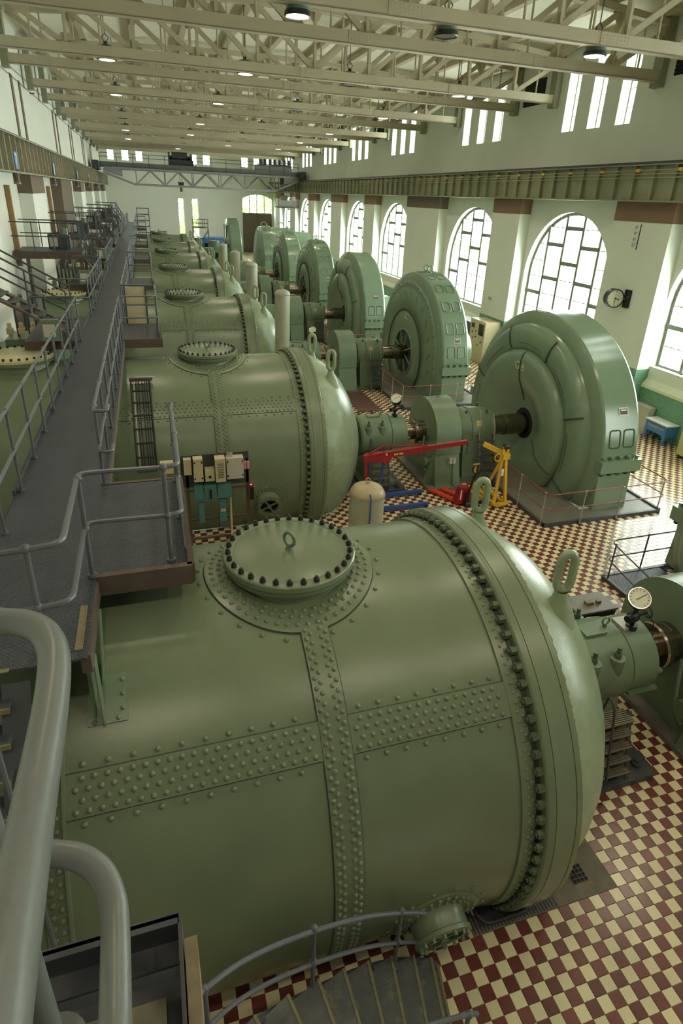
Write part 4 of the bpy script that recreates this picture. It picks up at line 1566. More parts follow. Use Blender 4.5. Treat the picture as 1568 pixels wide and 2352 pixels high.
    for yy in (y - .2, y + .2) if k > 1 else (y,):
        loop = [(11.95 + .11 * cos(u), yy, ZA + R + .17 + .13 * sin(u)) for u in [i * pi / 8 for i in range(16)]]
        mb.tube(loop, .03, 6, closed=True)
        mb.cyl((11.95, yy, ZA + R - .03), (11.95, yy, ZA + R + .06), .06, 8)
    if k not in (1, 3):
        mb.build('eye_bolt', GEN, t)
    return t
names = ['first', 'second', 'third', 'fourth', 'fifth', 'sixth']
generator(0, 'A', 'green generator cut by the right edge, only its flange and foot showing')
generator(1, 'A', 'large smooth green generator marked G 6 with broad shiny rim', 'G 6')
generator(2, 'B', 'green generator marked G7 with panelled rim behind the one marked G 6', 'G7')
generator(3, 'A', 'smooth rimmed green generator third in line from the camera')
generator(4, 'B', 'panelled green generator fourth in line with two upright eye bolts')
generator(5, 'B', 'panelled green generator fifth in line, before the long drum')

# ------------------------------------------------------------------ generator platforms with railings
def post(parent, x, y, z0, h, r, m, balls=(), name='post'):
    mb = MB().cyl((x, y, z0), (x, y, z0 + h), r, 10)
    mb.cyl((x, y, z0), (x, y, z0 + .03), r * 1.9, 10)
    for b in balls:
        mb.ball((x, y, z0 + b), r * 1.75, 10, 6)
    return mb.build(name, m, parent)

def gen_platform(k, x0, x1, y0, y1, label, rails, dark=False):
    t = thing('generator_platform', label, 'platform', (x0, (y0 + y1) / 2, 0), 'grey platforms round the generators')
    y = YA[k]
    h = gen_hw(12)
    mb = MB()
    for a, b, c_, d in ((x0, x1, y0, y - h - .15), (x0, x1, y + h + .15, y1), (x0, 11.1, y - h - .15, y + h + .15), (12.7, x1, y - h - .15, y + h + .15)):
        if b > a and d > c_:
            mb.box(a, b, c_, d, 0, .085)
    mb.build('slab', PLATE if dark else STONE, t, 0)
    mb = MB().box(x0 - .02, x1 + .02, y0 - .02, y0 + .05, 0, .10).box(x1 - .05, x1 + .03, y0, y1, 0, .13).box(x0 - .02, x0 + .05, y0, y1, 0, .1).box(x0, x1, y1 - .05, y1 + .02, 0, .1)
    mb.build('kerb', DARKG, t, 0)
    rm, pm = (DARKG, DARKG) if dark else (REDRAIL, SILVERP)
    for pts, posts in rails:
        for z in (.55, 1.0):
            MB().tube(rounded([(px, py, z) for px, py in pts], .22), .016, 8).build('rail', rm, t)
        for px, py in posts:
            post(t, px, py, .02, 1.0, .017, pm, (.53, .98))
    return t
gen_platform(1, 9.55, 13.4, 11.65, 19.2, 'grey platform with thin red rails round the generator marked G 6',
             [([(9.5, 16.2), (9.5, 11.6), (13.45, 11.6), (13.45, 16.0)], [(9.5, 11.76), (9.5, 12.9), (9.5, 14.1), (9.5, 15.3), (10.65, 11.6), (11.86, 11.6), (13.42, 11.75), (13.45, 13.4)])])
gen_platform(2, 9.55, 13.4, 21.55, 29.1, 'grey platform with thin red rails in front of the G7 generator',
             [([(9.5, 26.0), (9.5, 21.5), (13.45, 21.5), (13.45, 26)], [(9.5, 21.65), (9.5, 22.8), (9.5, 24.0), (9.5, 25.2), (10.65, 21.5), (11.86, 21.5), (13.42, 21.65), (13.45, 23.4)])])
gen_platform(3, 9.55, 13.4, 31.45, 39.0, 'grey platform with red rail before the third smooth generator',
             [([(9.5, 35.9), (9.5, 31.4), (13.45, 31.4)], [(9.5, 31.55), (9.5, 33.0), (10.65, 31.4), (11.86, 31.4), (13.4, 31.45)])])
gen_platform(0, 9.5, 14.0, 2.0, 9.25, 'dark chequered platform with dark rails at the right edge',
             [([(9.05, 6.4), (9.52, 9.28), (14.0, 9.28)], [(9.52, 9.1), (9.2, 7.4), (10.6, 9.28), (12.2, 9.28)])], True)

# ------------------------------------------------------------------ catwalk over the drums
CZ = 4.4
WX0, WX1 = -1.72, -0.77
def catwalk():
    t = thing('catwalk', 'long dark grey chequer plate catwalk between tubular railings over the drums', 'catwalk', (-1.25, 40, CZ))
    MB().box(WX0 - .06, WX1 + .03, 4.15, 78, CZ - .02, CZ).build('deck', PLATE, t, 0)
    for x in (WX0 - .05, WX1 + .0):
        MB().box(x - .03, x + .05, 4.2, 78, CZ - .20, CZ - .02).build('side_beam', BEAM, t, 0)
    # raised kerb along the left rail
    MB().box(WX0 - .08, WX0 - .05, 7.3, 78, CZ, CZ + .07).build('toe_board', DARKG, t, 0)
    # right hand platforms at every drum
    for k in range(0, NT):
        y0, y1 = (5.33, 7.4) if k == 0 else (YA[k] + .2, YA[k] + 2.2)
        MB().box(WX1 + .03, .16, y0, y1, CZ - .02, CZ).build('side_deck', PLATE, t, 0)
        mb = MB().box(WX1 - .02, .17, y0 - .07, y0, CZ - .2, CZ + .02).box(.12, .19, y0 - .04, y1, CZ - .2, CZ + .02).box(WX1 + .03, .16, y1 - .02, y1 + .05, CZ - .2, CZ + .0)
        mb.build('edge_channel', BEAM, t, 0)
        MB().box(.11, .125, y0 + .05, y1 - .05, CZ, CZ + .16).build('kick_plate', DARKG, t, 0)
    # left hand landings
    for k in range(1, NT):
        y0, y1 = YA[k] + .25, YA[k] + 3.4
        MB().box(-3.0, WX0 - .06, y0, y1, CZ - .02, CZ).build('side_deck', PLATE, t, 0)
        MB().box(-3.0, WX0 - .06, y0 - .05, y0, CZ - .2, CZ).box(-3.0, WX0 - .06, y1, y1 + .05, CZ - .2, CZ).build('edge_channel', BEAM, t, 0)
    # railings
    def rail(pts, posts, r=.021, rad=.14):
        for z in (.53, 1.05):
            MB().tube(rounded([(a, b, CZ + z) for a, b in pts], rad), r, 8).build('rail', RAILG, t)
        for a, b in posts:
            post(t, a, b, CZ, 1.05, r * .95, RAILG, (.53, 1.05))
    # foreground front platform
    rail([(-1.62, 4.12), (-1.02, 4.16), (-.78, 4.2), (-.78, 5.42), (-.65, 5.44), (-.03, 5.42), (.11, 5.46), (.11, 7.32)],
         [(-1.02, 4.17), (-.77, 5.32), (-.03, 5.42), (.11, 6.3), (.11, 7.3)], .024, .10)
    yl, yr = 7.3, 7.3
    # left side
    segs = [(7.39, YA[1] + .22)] + [(YA[k] + 3.42, YA[k + 1] + .22) for k in range(1, 6)] + [(YA[6] + 3.42, 77.8)]
    segs[0] = (5.2, YA[1] + .22)
    for a, b in segs:
        n = max(2, round((b - a) / 1.06))
        pts = [(WX0, a), (WX0, b)]
        if a > 6:
            pts = [(-2.7, a)] + pts
        if b < 77:
            pts = pts + [(-2.7, b)]
        rail(pts, [(WX0, a + .12 + (b - a - .24) * i / n) for i in range(n + 1)])
    # right side
    segs = [(7.3, YA[1] + .25)] + [(YA[k] + 2.2, YA[k + 1] + .25) for k in range(1, 6)] + [(YA[6] + 2.2, 77.8)]
    for i, (a, b) in enumerate(segs):
        n = max(2, round((b - a) / 1.06))
        pts = [(WX1, a), (WX1, b)]
        if i:
            pts = [(.11, a)] + pts
        if b < 77:
            pts = pts + [(.11, b), (.11, b + 1.9)]
        ps = [(WX1, a + .12 + (b - a - .24) * j / n) for j in range(n + 1)]
        if b < 77:
            ps += [(.11, b + .1), (.11, b + 1.0), (.11, b + 1.85)]
        rail(pts, ps)
    # hooked end of the first right rail
    for z in (.53, 1.05):
        MB().tube(rounded([(WX1, 7.32, CZ + z), (WX1 + .02, 7.2, CZ + z), (WX1 + .16, 7.2, CZ + z), (WX1 + .16, 7.42, CZ + z)], .06), .022, 8).build('rail_hook', RAILG, t)
    # drum brackets carrying the front platform
    mb = MB()
    curved_plate(mb, -.86, -.52, radians(55), radians(65), RS, RS + .02, YA[0], 6)
    mb.build('bracket_foot', GREEN2, t, 0)
    p0 = on_shell(-.78, radians(56), RS, YA[0]); p1 = on_shell(-.78, radians(63.5), RS, YA[0])
    mb = MB().prism([(p0[1], p0[2]), (p1[1], p1[2]), (5.05, CZ - .2), (4.35, CZ - .2)], 'x', -.80, -.78)
    for a, b in ((p0, (0, 4.35, CZ - .2)), (p1, (0, 5.05, CZ - .2))):
        mb.bar((-.72, a[1], a[2]), (-.72, b[1], b[2]), .16, .014, (1, 0, 0))
    mb.build('bracket', GREEN2, t, 0)
    rv_ = MB()
    for x, a in ((-.56, 63.5), (-.56, 60.5), (-.56, 57.6), (-.6, 55.8), (-.8, 55.6)):
        rv_.rivet(on_shell(x, radians(a), RS + .02, YA[0]), nrm(radians(a)), .024, 8)
    rv_.build('bracket_rivets', GREEN2, t)
    MB().box(-.84, -.78, 4.25, 4.85, CZ + .0, CZ + .012).build('timber_strip', WOOD, t, 0)
    MB().box(-1.72, -1.3, 4.13, 4.17, CZ + .0, CZ + .006).build('nosing_strip', NOSE, t, 0)
    return t
catwalk()

# stair going down from the front of the catwalk
t = thing('front_stair', 'steep dark stair dropping from the catwalk front, pale worn nosings', 'stair', (-1.45, 3.6, 0))
for i in range(9):
    z, y = CZ - .2 * (i + 1), 4.12 - .16 * (i + 1)
    MB().box(-1.8, -1.3, y, y + .21, z - .03, z).build('tread', DARKG, t, 0)
    MB().box(-1.8, -1.3, y - .014, y + .0, z - .045, z + .002).build('nosing', NOSE, t, 0)
for x in (-1.83, -1.27):
    MB().bar((x, 4.14, CZ - .12), (x, 2.6, CZ - 2.05), .03, .2, (1, 0, 0)).build('stringer', DARKG, t, 0)
for x, r in ((-1.30, .018), (-1.18, .02)):
    MB().tube([(x, 3.2, 5.0), (x + .03, 3.2, 2.3)], r, 8).build('upright', RAILG, t)

# ------------------------------------------------------------------ foreground handrail and landing (where one would stand)
t = thing('foreground_handrail', 'thick grey painted tube handrail bending down close to the camera', 'handrail', (-.3, .8, 5.9))
def smooth_path(p, n=4):
    P = [Vector(a) for a in p]
    out = []
    for i in range(len(P) - 1):
        p0, p1, p2, p3 = P[max(i - 1, 0)], P[i], P[i + 1], P[min(i + 2, len(P) - 1)]
        for k in range(n):
            u = k / n
            out.append(0.5 * ((2 * p1) + (p2 - p0) * u + (2 * p0 - 5 * p1 + 4 * p2 - p3) * u * u + (3 * p1 - p0 - 3 * p2 + p3) * u ** 3))
    return out + [P[-1]]
MB().tube(smooth_path([(-.52, 1.11, 7.09), (-.361, 1.038, 7.125), (-.304, .985, 7.143), (-.257, .948, 7.158), (-.22, .902, 7.168), (-.198, .846, 7.174), (-.188, .785, 7.18), (-.181, .689, 7.192),
           (-.172, .533, 7.224), (-.159, .396, 7.27), (-.145, .26, 7.32), (-.13, .1, 7.36)]), .0235, 20).build('top_rail', RAILF, t)
lo = [(-.278, .759, 6.832), (-.236, .744, 6.836), (-.194, .725, 6.838), (-.16, .694, 6.835), (-.141, .654, 6.83), (-.133, .603, 6.832), (-.125, .467, 6.862), (-.122, .415, 6.882), (-.119, .3, 6.91)]
MB().tube(smooth_path([tuple(EYE + (Vector(p) - EYE) * 1.25) for p in [(-.33, .77, 6.83)] + lo]), .0262, 20).build('middle_rail', RAILF, t)
mb = MB().cyl((-.375, .88, 5.95), (-.375, .88, 7.06), .03, 18)
mb.cyl((-.375, .88, 5.945), (-.375, .88, 5.965), .075, 20)
mb.ball((-.375, .88, 6.57), .045, 14, 10)
mb.build('post', RAILF, t)
t = thing('landing', 'dark steel channel landing with worn step and wooden edge board, bottom left', 'landing', (-.3, .9, 5.8))
MB().box(-.62, -.075, 1.075, 1.085, 5.89, 6.0).box(-.62, -.075, 1.015, 1.085, 5.885, 5.895).box(-.62, -.075, 1.06, 1.09, 5.995, 6.0).build('channel', DARKG, t, 0)
MB().box(-.078, -.068, .55, 1.085, 5.80, 6.0).build('end_plate', DARKG, t, 0)
MB().box(-.064, -.03, .6, 1.03, 5.76, 5.975).build('edge_board', WOOD, t, 0)
MB().box(-.62, -.08, .3, 1.07, 5.72, 5.80).build('platform_sheet', DARKG, t, 0)
MB().box(-.335, -.125, .3, .985, 5.80, 5.815).build('worn_step', GRIMY, t, 0)
MB().cyl((-.36, .985, 5.80), (-.36, .985, 5.82), .018, 10).build('step_screw', DARKG, t)

# ------------------------------------------------------------------ curved stair at the bottom
t = thing('curved_stair', 'dark curved steel stair turning down to the chequered floor, bottom centre', 'stair', (1.5, 2.9, 0))
outer = [(2.42, 3.17, .05), (2.29, 3.2, .2), (1.86, 3.19, .47), (1.37, 3.10, .74), (.88, 2.95, 1.0), (.33, 2.73, 1.35), (-.15, 2.42, 1.72), (-.5, 2.05, 2.08)]
inner = [(2.25, 2.28, .05), (2.12, 2.3, .2), (1.72, 2.27, .47), (1.36, 2.2, .74), (1.02, 2.08, 1.0), (.68, 1.88, 1.35), (.38, 1.62, 1.72), (.15, 1.3, 2.08)]
so, si = smooth_path(outer, 6), smooth_path(inner, 6)
for nm, pth in (('outer_stringer', so), ('inner_stringer', si)):
    mb = MB()
    vs, fs = [], []
    for i, p in enumerate(pth):
        d = (pth[min(i + 1, len(pth) - 1)] - pth[max(i - 1, 0)])
        q = Vector((-d.y, d.x, 0)).normalized() * .035
        for a, z in ((q, .06), (-q, .06), (-q, -.24), (q, -.24)):
            vs.append((p.x + a.x, p.y + a.y, max(p.z + z, .004 if z < 0 else 0.1)))
    for i in range(len(pth) - 1):
        for k in range(4):
            fs.append((4 * i + k, 4 * i + (k + 1) % 4, 4 * i + 4 + (k + 1) % 4, 4 * i + 4 + k))
    fs += [(0, 1, 2, 3), tuple(4 * (len(pth) - 1) + k for k in (3, 2, 1, 0))]
    mb.add(vs, fs).build(nm, DARKG, t, 30)
def lerp(pth, u):
    u = max(0, min(1, u)) * (len(pth) - 1)
    i = min(int(u), len(pth) - 2)
    return pth[i].lerp(pth[i + 1], u - i)
NS = 11
for i in range(NS):
    u0, u1 = .055 + i * .083, .055 + (i + 1) * .083 + .012
    a, b, c_, d = lerp(so, u0), lerp(so, u1), lerp(si, u1), lerp(si, u0)
    z = .17 * (i + 1)
    q = [(d.x, d.y), (a.x, a.y), (b.x, b.y), (c_.x, c_.y)]
    MB().hexa([(x, y, z - .02) for x, y in q] + [(x, y, z) for x, y in q]).build('tread', STEELD, t, 0)
    MB().bar((d.x, d.y, z - .03), (a.x, a.y, z - .03), .028, .07).build('nosing', NOSE, t, 0)
rp = smooth_path([(2.12, 3.17, 1.28), (1.82, 3.12, 1.52), (1.42, 3.05, 1.78), (.88, 2.93, 2.06), (.32, 2.74, 2.36), (-.06, 2.5, 2.62), (-.5, 2.05, 3.1)])
MB().tube(rp, .022, 10).build('outer_rail', RAILG, t)
MB().tube([p + Vector((0, 0, -.5)) for p in rp], .020, 10).build('outer_middle_rail', RAILG, t)
for x, y, z0, z1 in ((1.82, 3.13, .55, 1.54), (.88, 2.94, 1.05, 2.08), (-.06, 2.5, 1.65, 2.62)):
    mb = MB().cyl((x, y, z0), (x, y, z1), .021, 10).ball((x, y, z1), .036, 10, 6).ball((x, y, z1 - .5), .036, 10, 6).cyl((x, y, z0), (x, y, z0 + .05), .05, 10)
    mb.build('newel', RAILG, t)
ri = smooth_path([(2.28, 2.34, 1.12), (2.18, 2.33, 1.2), (1.77, 2.25, 1.5), (1.4, 2.15, 1.78), (1.05, 2.03, 2.1)])
MB().tube(ri, .022, 10).build('inner_rail', RAILG, t)
MB().cyl((2.18, 2.33, .02), (2.18, 2.33, 1.2), .021, 10).ball((2.18, 2.33, 1.2), .036, 10, 6).build('newel', RAILG, t)

# ------------------------------------------------------------------ floor mat, tray and grid at the nearest drum
t = thing('floor_mat', 'grey ribbed mat with rusty corner round the nearest drum dome', 'mat', (4.2, 3.6, 0))
mb = MB()
xs = [2.98, 3.2, 3.4, 3.6, 3.88, 4.05, 4.2, 4.4, 4.6, 4.8, 4.92, 5.03]
for a, b in zip(xs, xs[1:]):
    ya, yb = YA[0] - max(pit_hw(a + .001), 0), YA[0] - max(pit_hw(b - .001), 0)
    mb.hexa([(a, 3.39, -.01), (b, 3.39, -.01), (b, yb, -.01), (a, ya, -.01), (a, 3.39, .006), (b, 3.39, .006), (b, yb, .006), (a, ya, .006)])
mb.build('sheet', MAT_, t, 0)
mb = MB()
for i in range(26):
    x = 3.0 + .045 * i
    mb.box(x, x + .018, 3.4, 3.74 if x < 3.4 else 3.62, .006, .011)
stuff(mb.build('ribs', DARKG, t, 0))
t = thing('drain_grid', 'small black drain grid set in the grey mat', 'drain', (4.62, 3.62, 0))
MB().box(4.5, 4.72, 3.56, 3.78, .006, .008).build('opening', PITCHB, t, 0)
mb = MB()
for i in range(5):
    mb.bar((4.5 + .055 * i, 3.56, .011), (4.5 + .055 * i, 3.78, .011), .008, .006).bar((4.5, 3.56 + .055 * i, .011), (4.72, 3.56 + .055 * i, .011), .008, .006)
mb.build('wires', MAT_, t, 0)
t = thing('drip_tray', 'dark oil drip tray with bent tube rim under the nearest flange', 'tray', (3.4, 3.5, 0))
MB().box(3.12, 3.78, 3.46, 3.68, .012, .03).build('pan', DARKG, t, 0)
MB().tube(rounded([(3.08, 3.62, .08), (3.16, 3.45, .05), (3.74, 3.45, .05), (3.8, 3.6, .06), (3.78, 3.68, .06)], .08), .02, 8).build('rim', DARKG, t)

# dark steel desk between the nearest dome and the floor
t = thing('steel_desk', 'dark steel desk behind the nearest dome with two small blocks on top', 'desk', (8.0, 7.5, 0))
MB().box(7.3, 8.2, 7.4, 7.95, .74, .78).build('desk_top', STONE, t, 0)
for x in (7.32, 8.12):
    MB().box(x, x + .06, 7.42, 7.93, 0, .74).build('side_panel', DARKG, t, 0)
MB().box(7.38, 8.12, 7.9, 7.93, .2, .74).build('back_panel', DARKG, t, 0)
for i, (x, s) in enumerate(((7.62, .1), (7.86, .06))):
    o = MB().box(x, x + s * 1.6, 7.6, 7.6 + s, .78, .84).build('wooden_block', WOOD, None, 0)
    tag(o, ['larger wooden block on the steel desk', 'smaller wooden block on the steel desk'][i], 'block')

# ------------------------------------------------------------------ tanks standing between the drums
def tank(x, y, r, h, label, strip=False):
    t = thing('air_tank', label, 'tank', (x, y, 0), 'upright grey air tanks')
    MB().lathe([(0, r * .96), (.02, r), (h - r * .62, r), (h - r * .62, r + .008), (h - r * .58, r + .008)], 'z', (x, y, 0), 40).build('body', VESSEL, t)
    MB().lathe([(h - r * .60, r + .006), (h - r * .56, r + .01), (h - r * .42, r * .97), (h - r * .22, r * .84), (h - r * .08, r * .58), (h, r * .2), (h + .003, 0)], 'z', (x, y, 0), 40).build('cap', VCAP if strip else VESSEL, t, 60)
    mb = MB()
    for i in range(44):
        u = 2 * pi * i / 44
        mb.rivet((x + (r + .006) * cos(u), y + (r + .006) * sin(u), h - r * .66), (cos(u), sin(u), 0), .016, 6)
    stuff(mb.build('rivets', VCAP if strip else VESSEL, t))
    mb = MB().tube([(x + .045 * cos(u), y, h + .08 + .06 * sin(u)) for u in [i * pi / 8 for i in range(16)]], .014, 6, closed=True)
    mb.cyl((x, y, h - .02), (x, y, h + .03), .03, 8).build('eye', VCAP, t)
    if strip:
        MB().tube([(x - .06, y - r - .02, .02), (x - .06, y - r - .02, h - r * .5), (x - .06, y - r * .86, h - r * .25)], .016, 6).build('level_tube', BLUE, t)
tank(4.33, 11.4, .40, 1.98, 'squat grey riveted tank with beige cap and blue tube behind the nearest drum', True)
tank(4.78, 23.0, .285, 4.62, 'tall slim pale grey tank standing nearest, behind the second drum dome')
tank(5.2, 32.9, .30, 4.62, 'tall grey tank third back, left of the panelled G7 generators shaft')
tank(5.65, 42.8, .33, 4.38, 'tall grey tank fourth back among the shafts')
tank(6.0, 52.7, .34, 4.1, 'farthest tall grey tank, before the dark machines')

# ------------------------------------------------------------------ hoists and trolleys near the second machine
t = thing('engine_hoist', 'red boom hoist with blue legs reaching towards the round guard', 'hoist', (5.3, 14.0, 0))
boom = [(5.2, 13.75, 1.60), (8.2, 13.75, 1.80)]
MB().bar((5.15, 13.75, 1.56), (6.7, 13.75, 1.66), .12, .17).build('outer_boom', RED, t, 0)
MB().bar((6.4, 13.75, 1.66), (8.1, 13.75, 1.77), .085, .12).build('inner_boom', RED, t, 0)
MB().prism([(5.05, 1.62), (5.05, 1.46), (5.6, 1.40), (5.72, 1.3), (5.85, 1.52), (5.5, 1.68)], 'y', 13.68, 13.82).build('boom_bracket', RED, t, 0)
MB().bar((5.1, 13.75, 1.6), (5.62, 13.75, 1.86), .04, .03).bar((5.62, 13.75, 1.86), (6.9, 13.75, 1.76), .03, .03).bar((5.62, 13.75, 1.86), (5.62, 13.75, 1.6), .03, .03).build('stay', RED, t, 0)
MB().bar((5.16, 13.75, .1), (5.12, 13.75, 1.55), .08, .08).build('mast', RED, t, 0)
MB().bar((5.5, 13.75, .35), (5.66, 13.75, 1.4), .06, .06).build('jack', BLUE, t, 0)
MB().cyl((8.14, 13.75, 1.78), (8.14, 13.75, 1.58), .02, 8).tube([(8.14, 13.75, 1.58), (8.14, 13.75, 1.5), (8.18, 13.75, 1.44), (8.14, 13.75, 1.39), (8.1, 13.75, 1.44)], .016, 6).build('hook', DARKG, t)
MB().box(5.06, 5.3, 13.2, 14.35, .06, .18).build('cross_base', BLUE, t, 0)
for y, x1 in ((14.22, 7.1), (13.45, 6.95)):
    MB().bar((5.1, y, .10), (x1, y, .10), .1, .11).build('leg', BLUE, t, 0)
    mb = MB()
    for x in (5.2, x1 - .08):
        mb.cyl((x, y - .06, .045), (x, y + .06, .045), .045, 10)
    mb.build('castor', BLACK, t)
mb = MB().box(5.9, 6.02, 13.686, 13.69, 1.58, 1.625).box(6.05, 6.17, 13.686, 13.69, 1.588, 1.633)
mb.build('yellow_label', GOLD, t, 0)
MB().box(5.66, 5.71, 13.684, 13.69, 1.55, 1.65).build('white_label', WHITEP, t, 0)

t = thing('folding_hoist', 'yellow folded workshop crane standing beside the red railing', 'hoist', (8.9, 13.0, 0))
MB().bar((8.78, 12.98, .1), (9.02, 13.25, 1.5), .075, .075).build('front_leg', YEL, t, 0)
MB().bar((9.14, 12.98, .1), (9.1, 13.25, 1.5), .075, .075).build('front_leg', YEL, t, 0)
MB().bar((8.9, 13.75, .12), (9.06, 13.3, 1.45), .06, .06).build('rear_leg', YEL, t, 0)
MB().bar((8.74, 12.96, .1), (9.2, 12.96, .1), .08, .09).build('cross_base', YEL, t, 0)
MB().bar((8.78, 13.0, .1), (8.86, 14.1, .1), .07, .08).bar((9.14, 13.0, .1), (9.06, 14.1, .1), .07, .08).build('base_leg', YEL, t, 0)
MB().bar((9.12, 13.22, 1.5), (8.5, 13.5, 1.78), .11, .12).build('boom', YEL, t, 0)
MB().box(8.96, 9.18, 13.14, 13.34, 1.4, 1.56).build('head', YEL, t, 0)
mb = MB().bar((8.98, 13.2, 1.55), (8.98, 13.2, 1.78), .03, .06).bar((9.12, 13.2, 1.55), (9.12, 13.2, 1.78), .03, .06)
mb.build('cheek', YEL, t, 0)
MB().cyl((8.97, 13.2, 1.78), (9.13, 13.2, 1.78), .08, 14).build('pulley', BLACK, t)
MB().tube([(8.8 + .1 * cos(u), 13.16, 1.48 + .11 * sin(u)) for u in [i * pi / 8 for i in range(16)]], .016, 6, closed=True).build('handle', YEL, t)
MB().box(8.92, 8.99, 13.05, 13.09, .95, 1.15).build('white_label', WHITEP, t, 0)
for x in (8.76, 9.18):
    MB().cyl((x - .03, 12.94, .045), (x + .03, 12.94, .045), .045, 10).build('castor', BLACK, t)

t = thing('pallet_truck', 'red pallet truck with two orange forks and black loop handle', 'pallet truck', (7.8, 13.5, 0))
for d in (0, .36):
    MB().bar((7.42 + d, 14.3, .09), (7.84 + d, 13.5, .09), .16, .06).build('fork', ORANGE, t, 0)
MB().hexa([(7.75, 13.3, .05), (8.25, 13.3, .05), (8.25, 13.55, .05), (7.75, 13.55, .05), (7.86, 13.3, .55), (8.16, 13.3, .55), (8.16, 13.5, .55), (7.86, 13.5, .55)]).build('chassis', RED, t, 0)
MB().cyl((8.06, 13.24, .06), (8.06, 13.24, .42), .06, 12).build('pump', BLACK, t)
MB().cyl((7.98, 13.2, .08), (8.14, 13.2, .08), .08, 14).build('wheel', BLACK, t)
MB().bar((8.06, 13.22, .4), (8.1, 13.05, 1.12), .04, .05).build('drawbar', BLACK, t, 0)
MB().tube(rounded([(8.1, 13.05, 1.1), (7.96, 13.03, 1.2), (7.99, 13.0, 1.38), (8.22, 13.0, 1.38), (8.25, 13.03, 1.2), (8.1, 13.05, 1.1)], .08), .02, 8).build('loop_handle', BLACK, t)
MB().box(7.86, 7.9, 13.29, 13.3, .2, .5).build('white_label', WHITEP, t, 0)

t = thing('sack_truck', 'low yellow and wooden hand truck lying between pallet truck and yellow hoist', 'trolley', (8.4, 13.4, 0))
MB().bar((8.34, 13.9, .22), (8.6, 13.1, .22), .05, .05).bar((8.7, 13.9, .22), (8.66, 13.1, .22), .05, .05).build('frame', YEL, t, 0)
MB().hexa([(8.36, 13.2, .16), (8.66, 13.2, .16), (8.72, 13.8, .16), (8.4, 13.8, .16), (8.36, 13.2, .19), (8.66, 13.2, .19), (8.72, 13.8, .19), (8.4, 13.8, .19)]).build('board', WOOD, t, 0)
for x in (8.36, 8.66):
    MB().cyl((x - .025, 13.2, .09), (x + .025, 13.2, .09), .09, 12).build('wheel', BLACK, t)
MB().bar((8.6, 13.9, .2), (8.62, 13.95, .95), .035, .035).bar((8.54, 13.95, .95), (8.74, 13.95, .95), .03, .03).build('handle', YEL, t, 0)

o = MB().box(7.65, 8.65, 21.6, 24.4, 0.001, .012).build('floor_strip', MAROON, None, 0)
tag(o, 'maroon floor strip beside the second gauge, before the G7 shaft', 'mat')
o = MB().box(8.46, 8.64, 11.98, 12.12, 0.001, .008).build('floor_cover', STONE, None, 0)
tag(o, 'small grey cover plate in the tiles left of the G 6 platform', 'cover')

# ------------------------------------------------------------------ electrical rack before the second drum
t = thing('switch_rack', 'brown steel rack with beige and teal switch boxes before the second drum', 'rack', (1.0, 12.4, 0))
RY = 12.35
for x in (.42, 1.74):
    MB().box(x - .03, x + .03, RY - .03, RY + .03, 0, 2.45).build('upright', BEAM, t, 0)
for z in (.25, .5, 1.0, 1.75, 2.45):
    MB().box(.36, 1.78, RY - .02, RY + .02, z - .025, z + .025).build('cross_rail', BEAM, t, 0)
MB().box(.3, 1.78, RY - .03, RY - .02, 1.85, 2.62).build('back_board', DARKG, t, 0)
def ebox(x0, x1, z0, z1, d, m, nm, extra=None):
    b = MB().box(x0, x1, RY - .03 - d, RY - .03, z0, z1).build(nm, m, t, 0)
    if extra == 'louvre':
        mb = MB()
        for i in range(9):
            z = z0 + (z1 - z0) * (.18 + .075 * i)
            mb.box(x0 + .05, x1 - .04, RY - .034 - d, RY - .03 - d, z, z + .014)
        mb.build('louvre', DARKG, b, 0)
    elif extra == 'knob':
        MB().cyl(((x0 + x1) / 2, RY - .03 - d, (z0 + z1) / 2 - .02), ((x0 + x1) / 2, RY - .06 - d, (z0 + z1) / 2 - .02), .03, 10).build('knob', BLACK, b)
    elif extra == 'lever':
        MB().box((x0 + x1) / 2 - .02, (x0 + x1) / 2 + .02, RY - .07 - d, RY - .03 - d, z0 + .06, z0 + .28).build('lever', BLACK, b, 0)
    elif extra == 'clips':
        mb = MB()
        for x in (x0 + .01, x1 - .04):
            for z in (z0 + .06, z1 - .1):
                mb.box(x, x + .03, RY - .036 - d, RY - .03 - d, z, z + .04)
        mb.build('clip', BLACK, b, 0)
    return b
ebox(-.12, .27, 2.3, 2.55, .16, BEIGE, 'beige_box', 'clips')
ebox(.36, .52, 2.22, 2.58, .14, BEIGE, 'beige_box')
ebox(.56, .76, 2.06, 2.6, .2, BEIGE, 'beige_box', 'clips')
ebox(.80, 1.0, 2.05, 2.32, .2, BEIGE, 'beige_box', 'knob')
ebox(1.02, 1.24, 2.03, 2.58, .24, BEIGE, 'beige_box', 'louvre')
ebox(1.27, 1.64, 2.06, 2.56, .2, BEIGE2, 'pale_box', 'clips')
ebox(.55, .74, 1.6, 1.95, .16, TEAL, 'teal_box')
ebox(.77, 1.02, 1.56, 1.95, .18, TEAL, 'teal_box', 'lever')
ebox(1.05, 1.36, 1.6, 1.94, .18, TEAL, 'teal_box')
ebox(.62, .74, 1.0, 1.5, .14, TEAL, 'teal_box')
ebox(1.08, 1.24, 1.32, 1.56, .14, TEAL, 'teal_box')
ebox(1.10, 1.22, 1.22, 1.32, .12, BEIGE2, 'pale_box')
ebox(1.08, 1.23, .98, 1.2, .14, TEAL, 'teal_box')
mb = MB()
for x in (1.3, 1.335, 1.37, 1.4):
    mb.cyl((x, RY - .14, 2.54), (x, RY - .14, 2.66), .014, 6)
mb.build('cable_gland', BEIGE, t)
MB().cyl((1.34, RY - .08, .4), (1.34, RY - .08, 1.6), .025, 8).build('conduit', BEIGE, t)
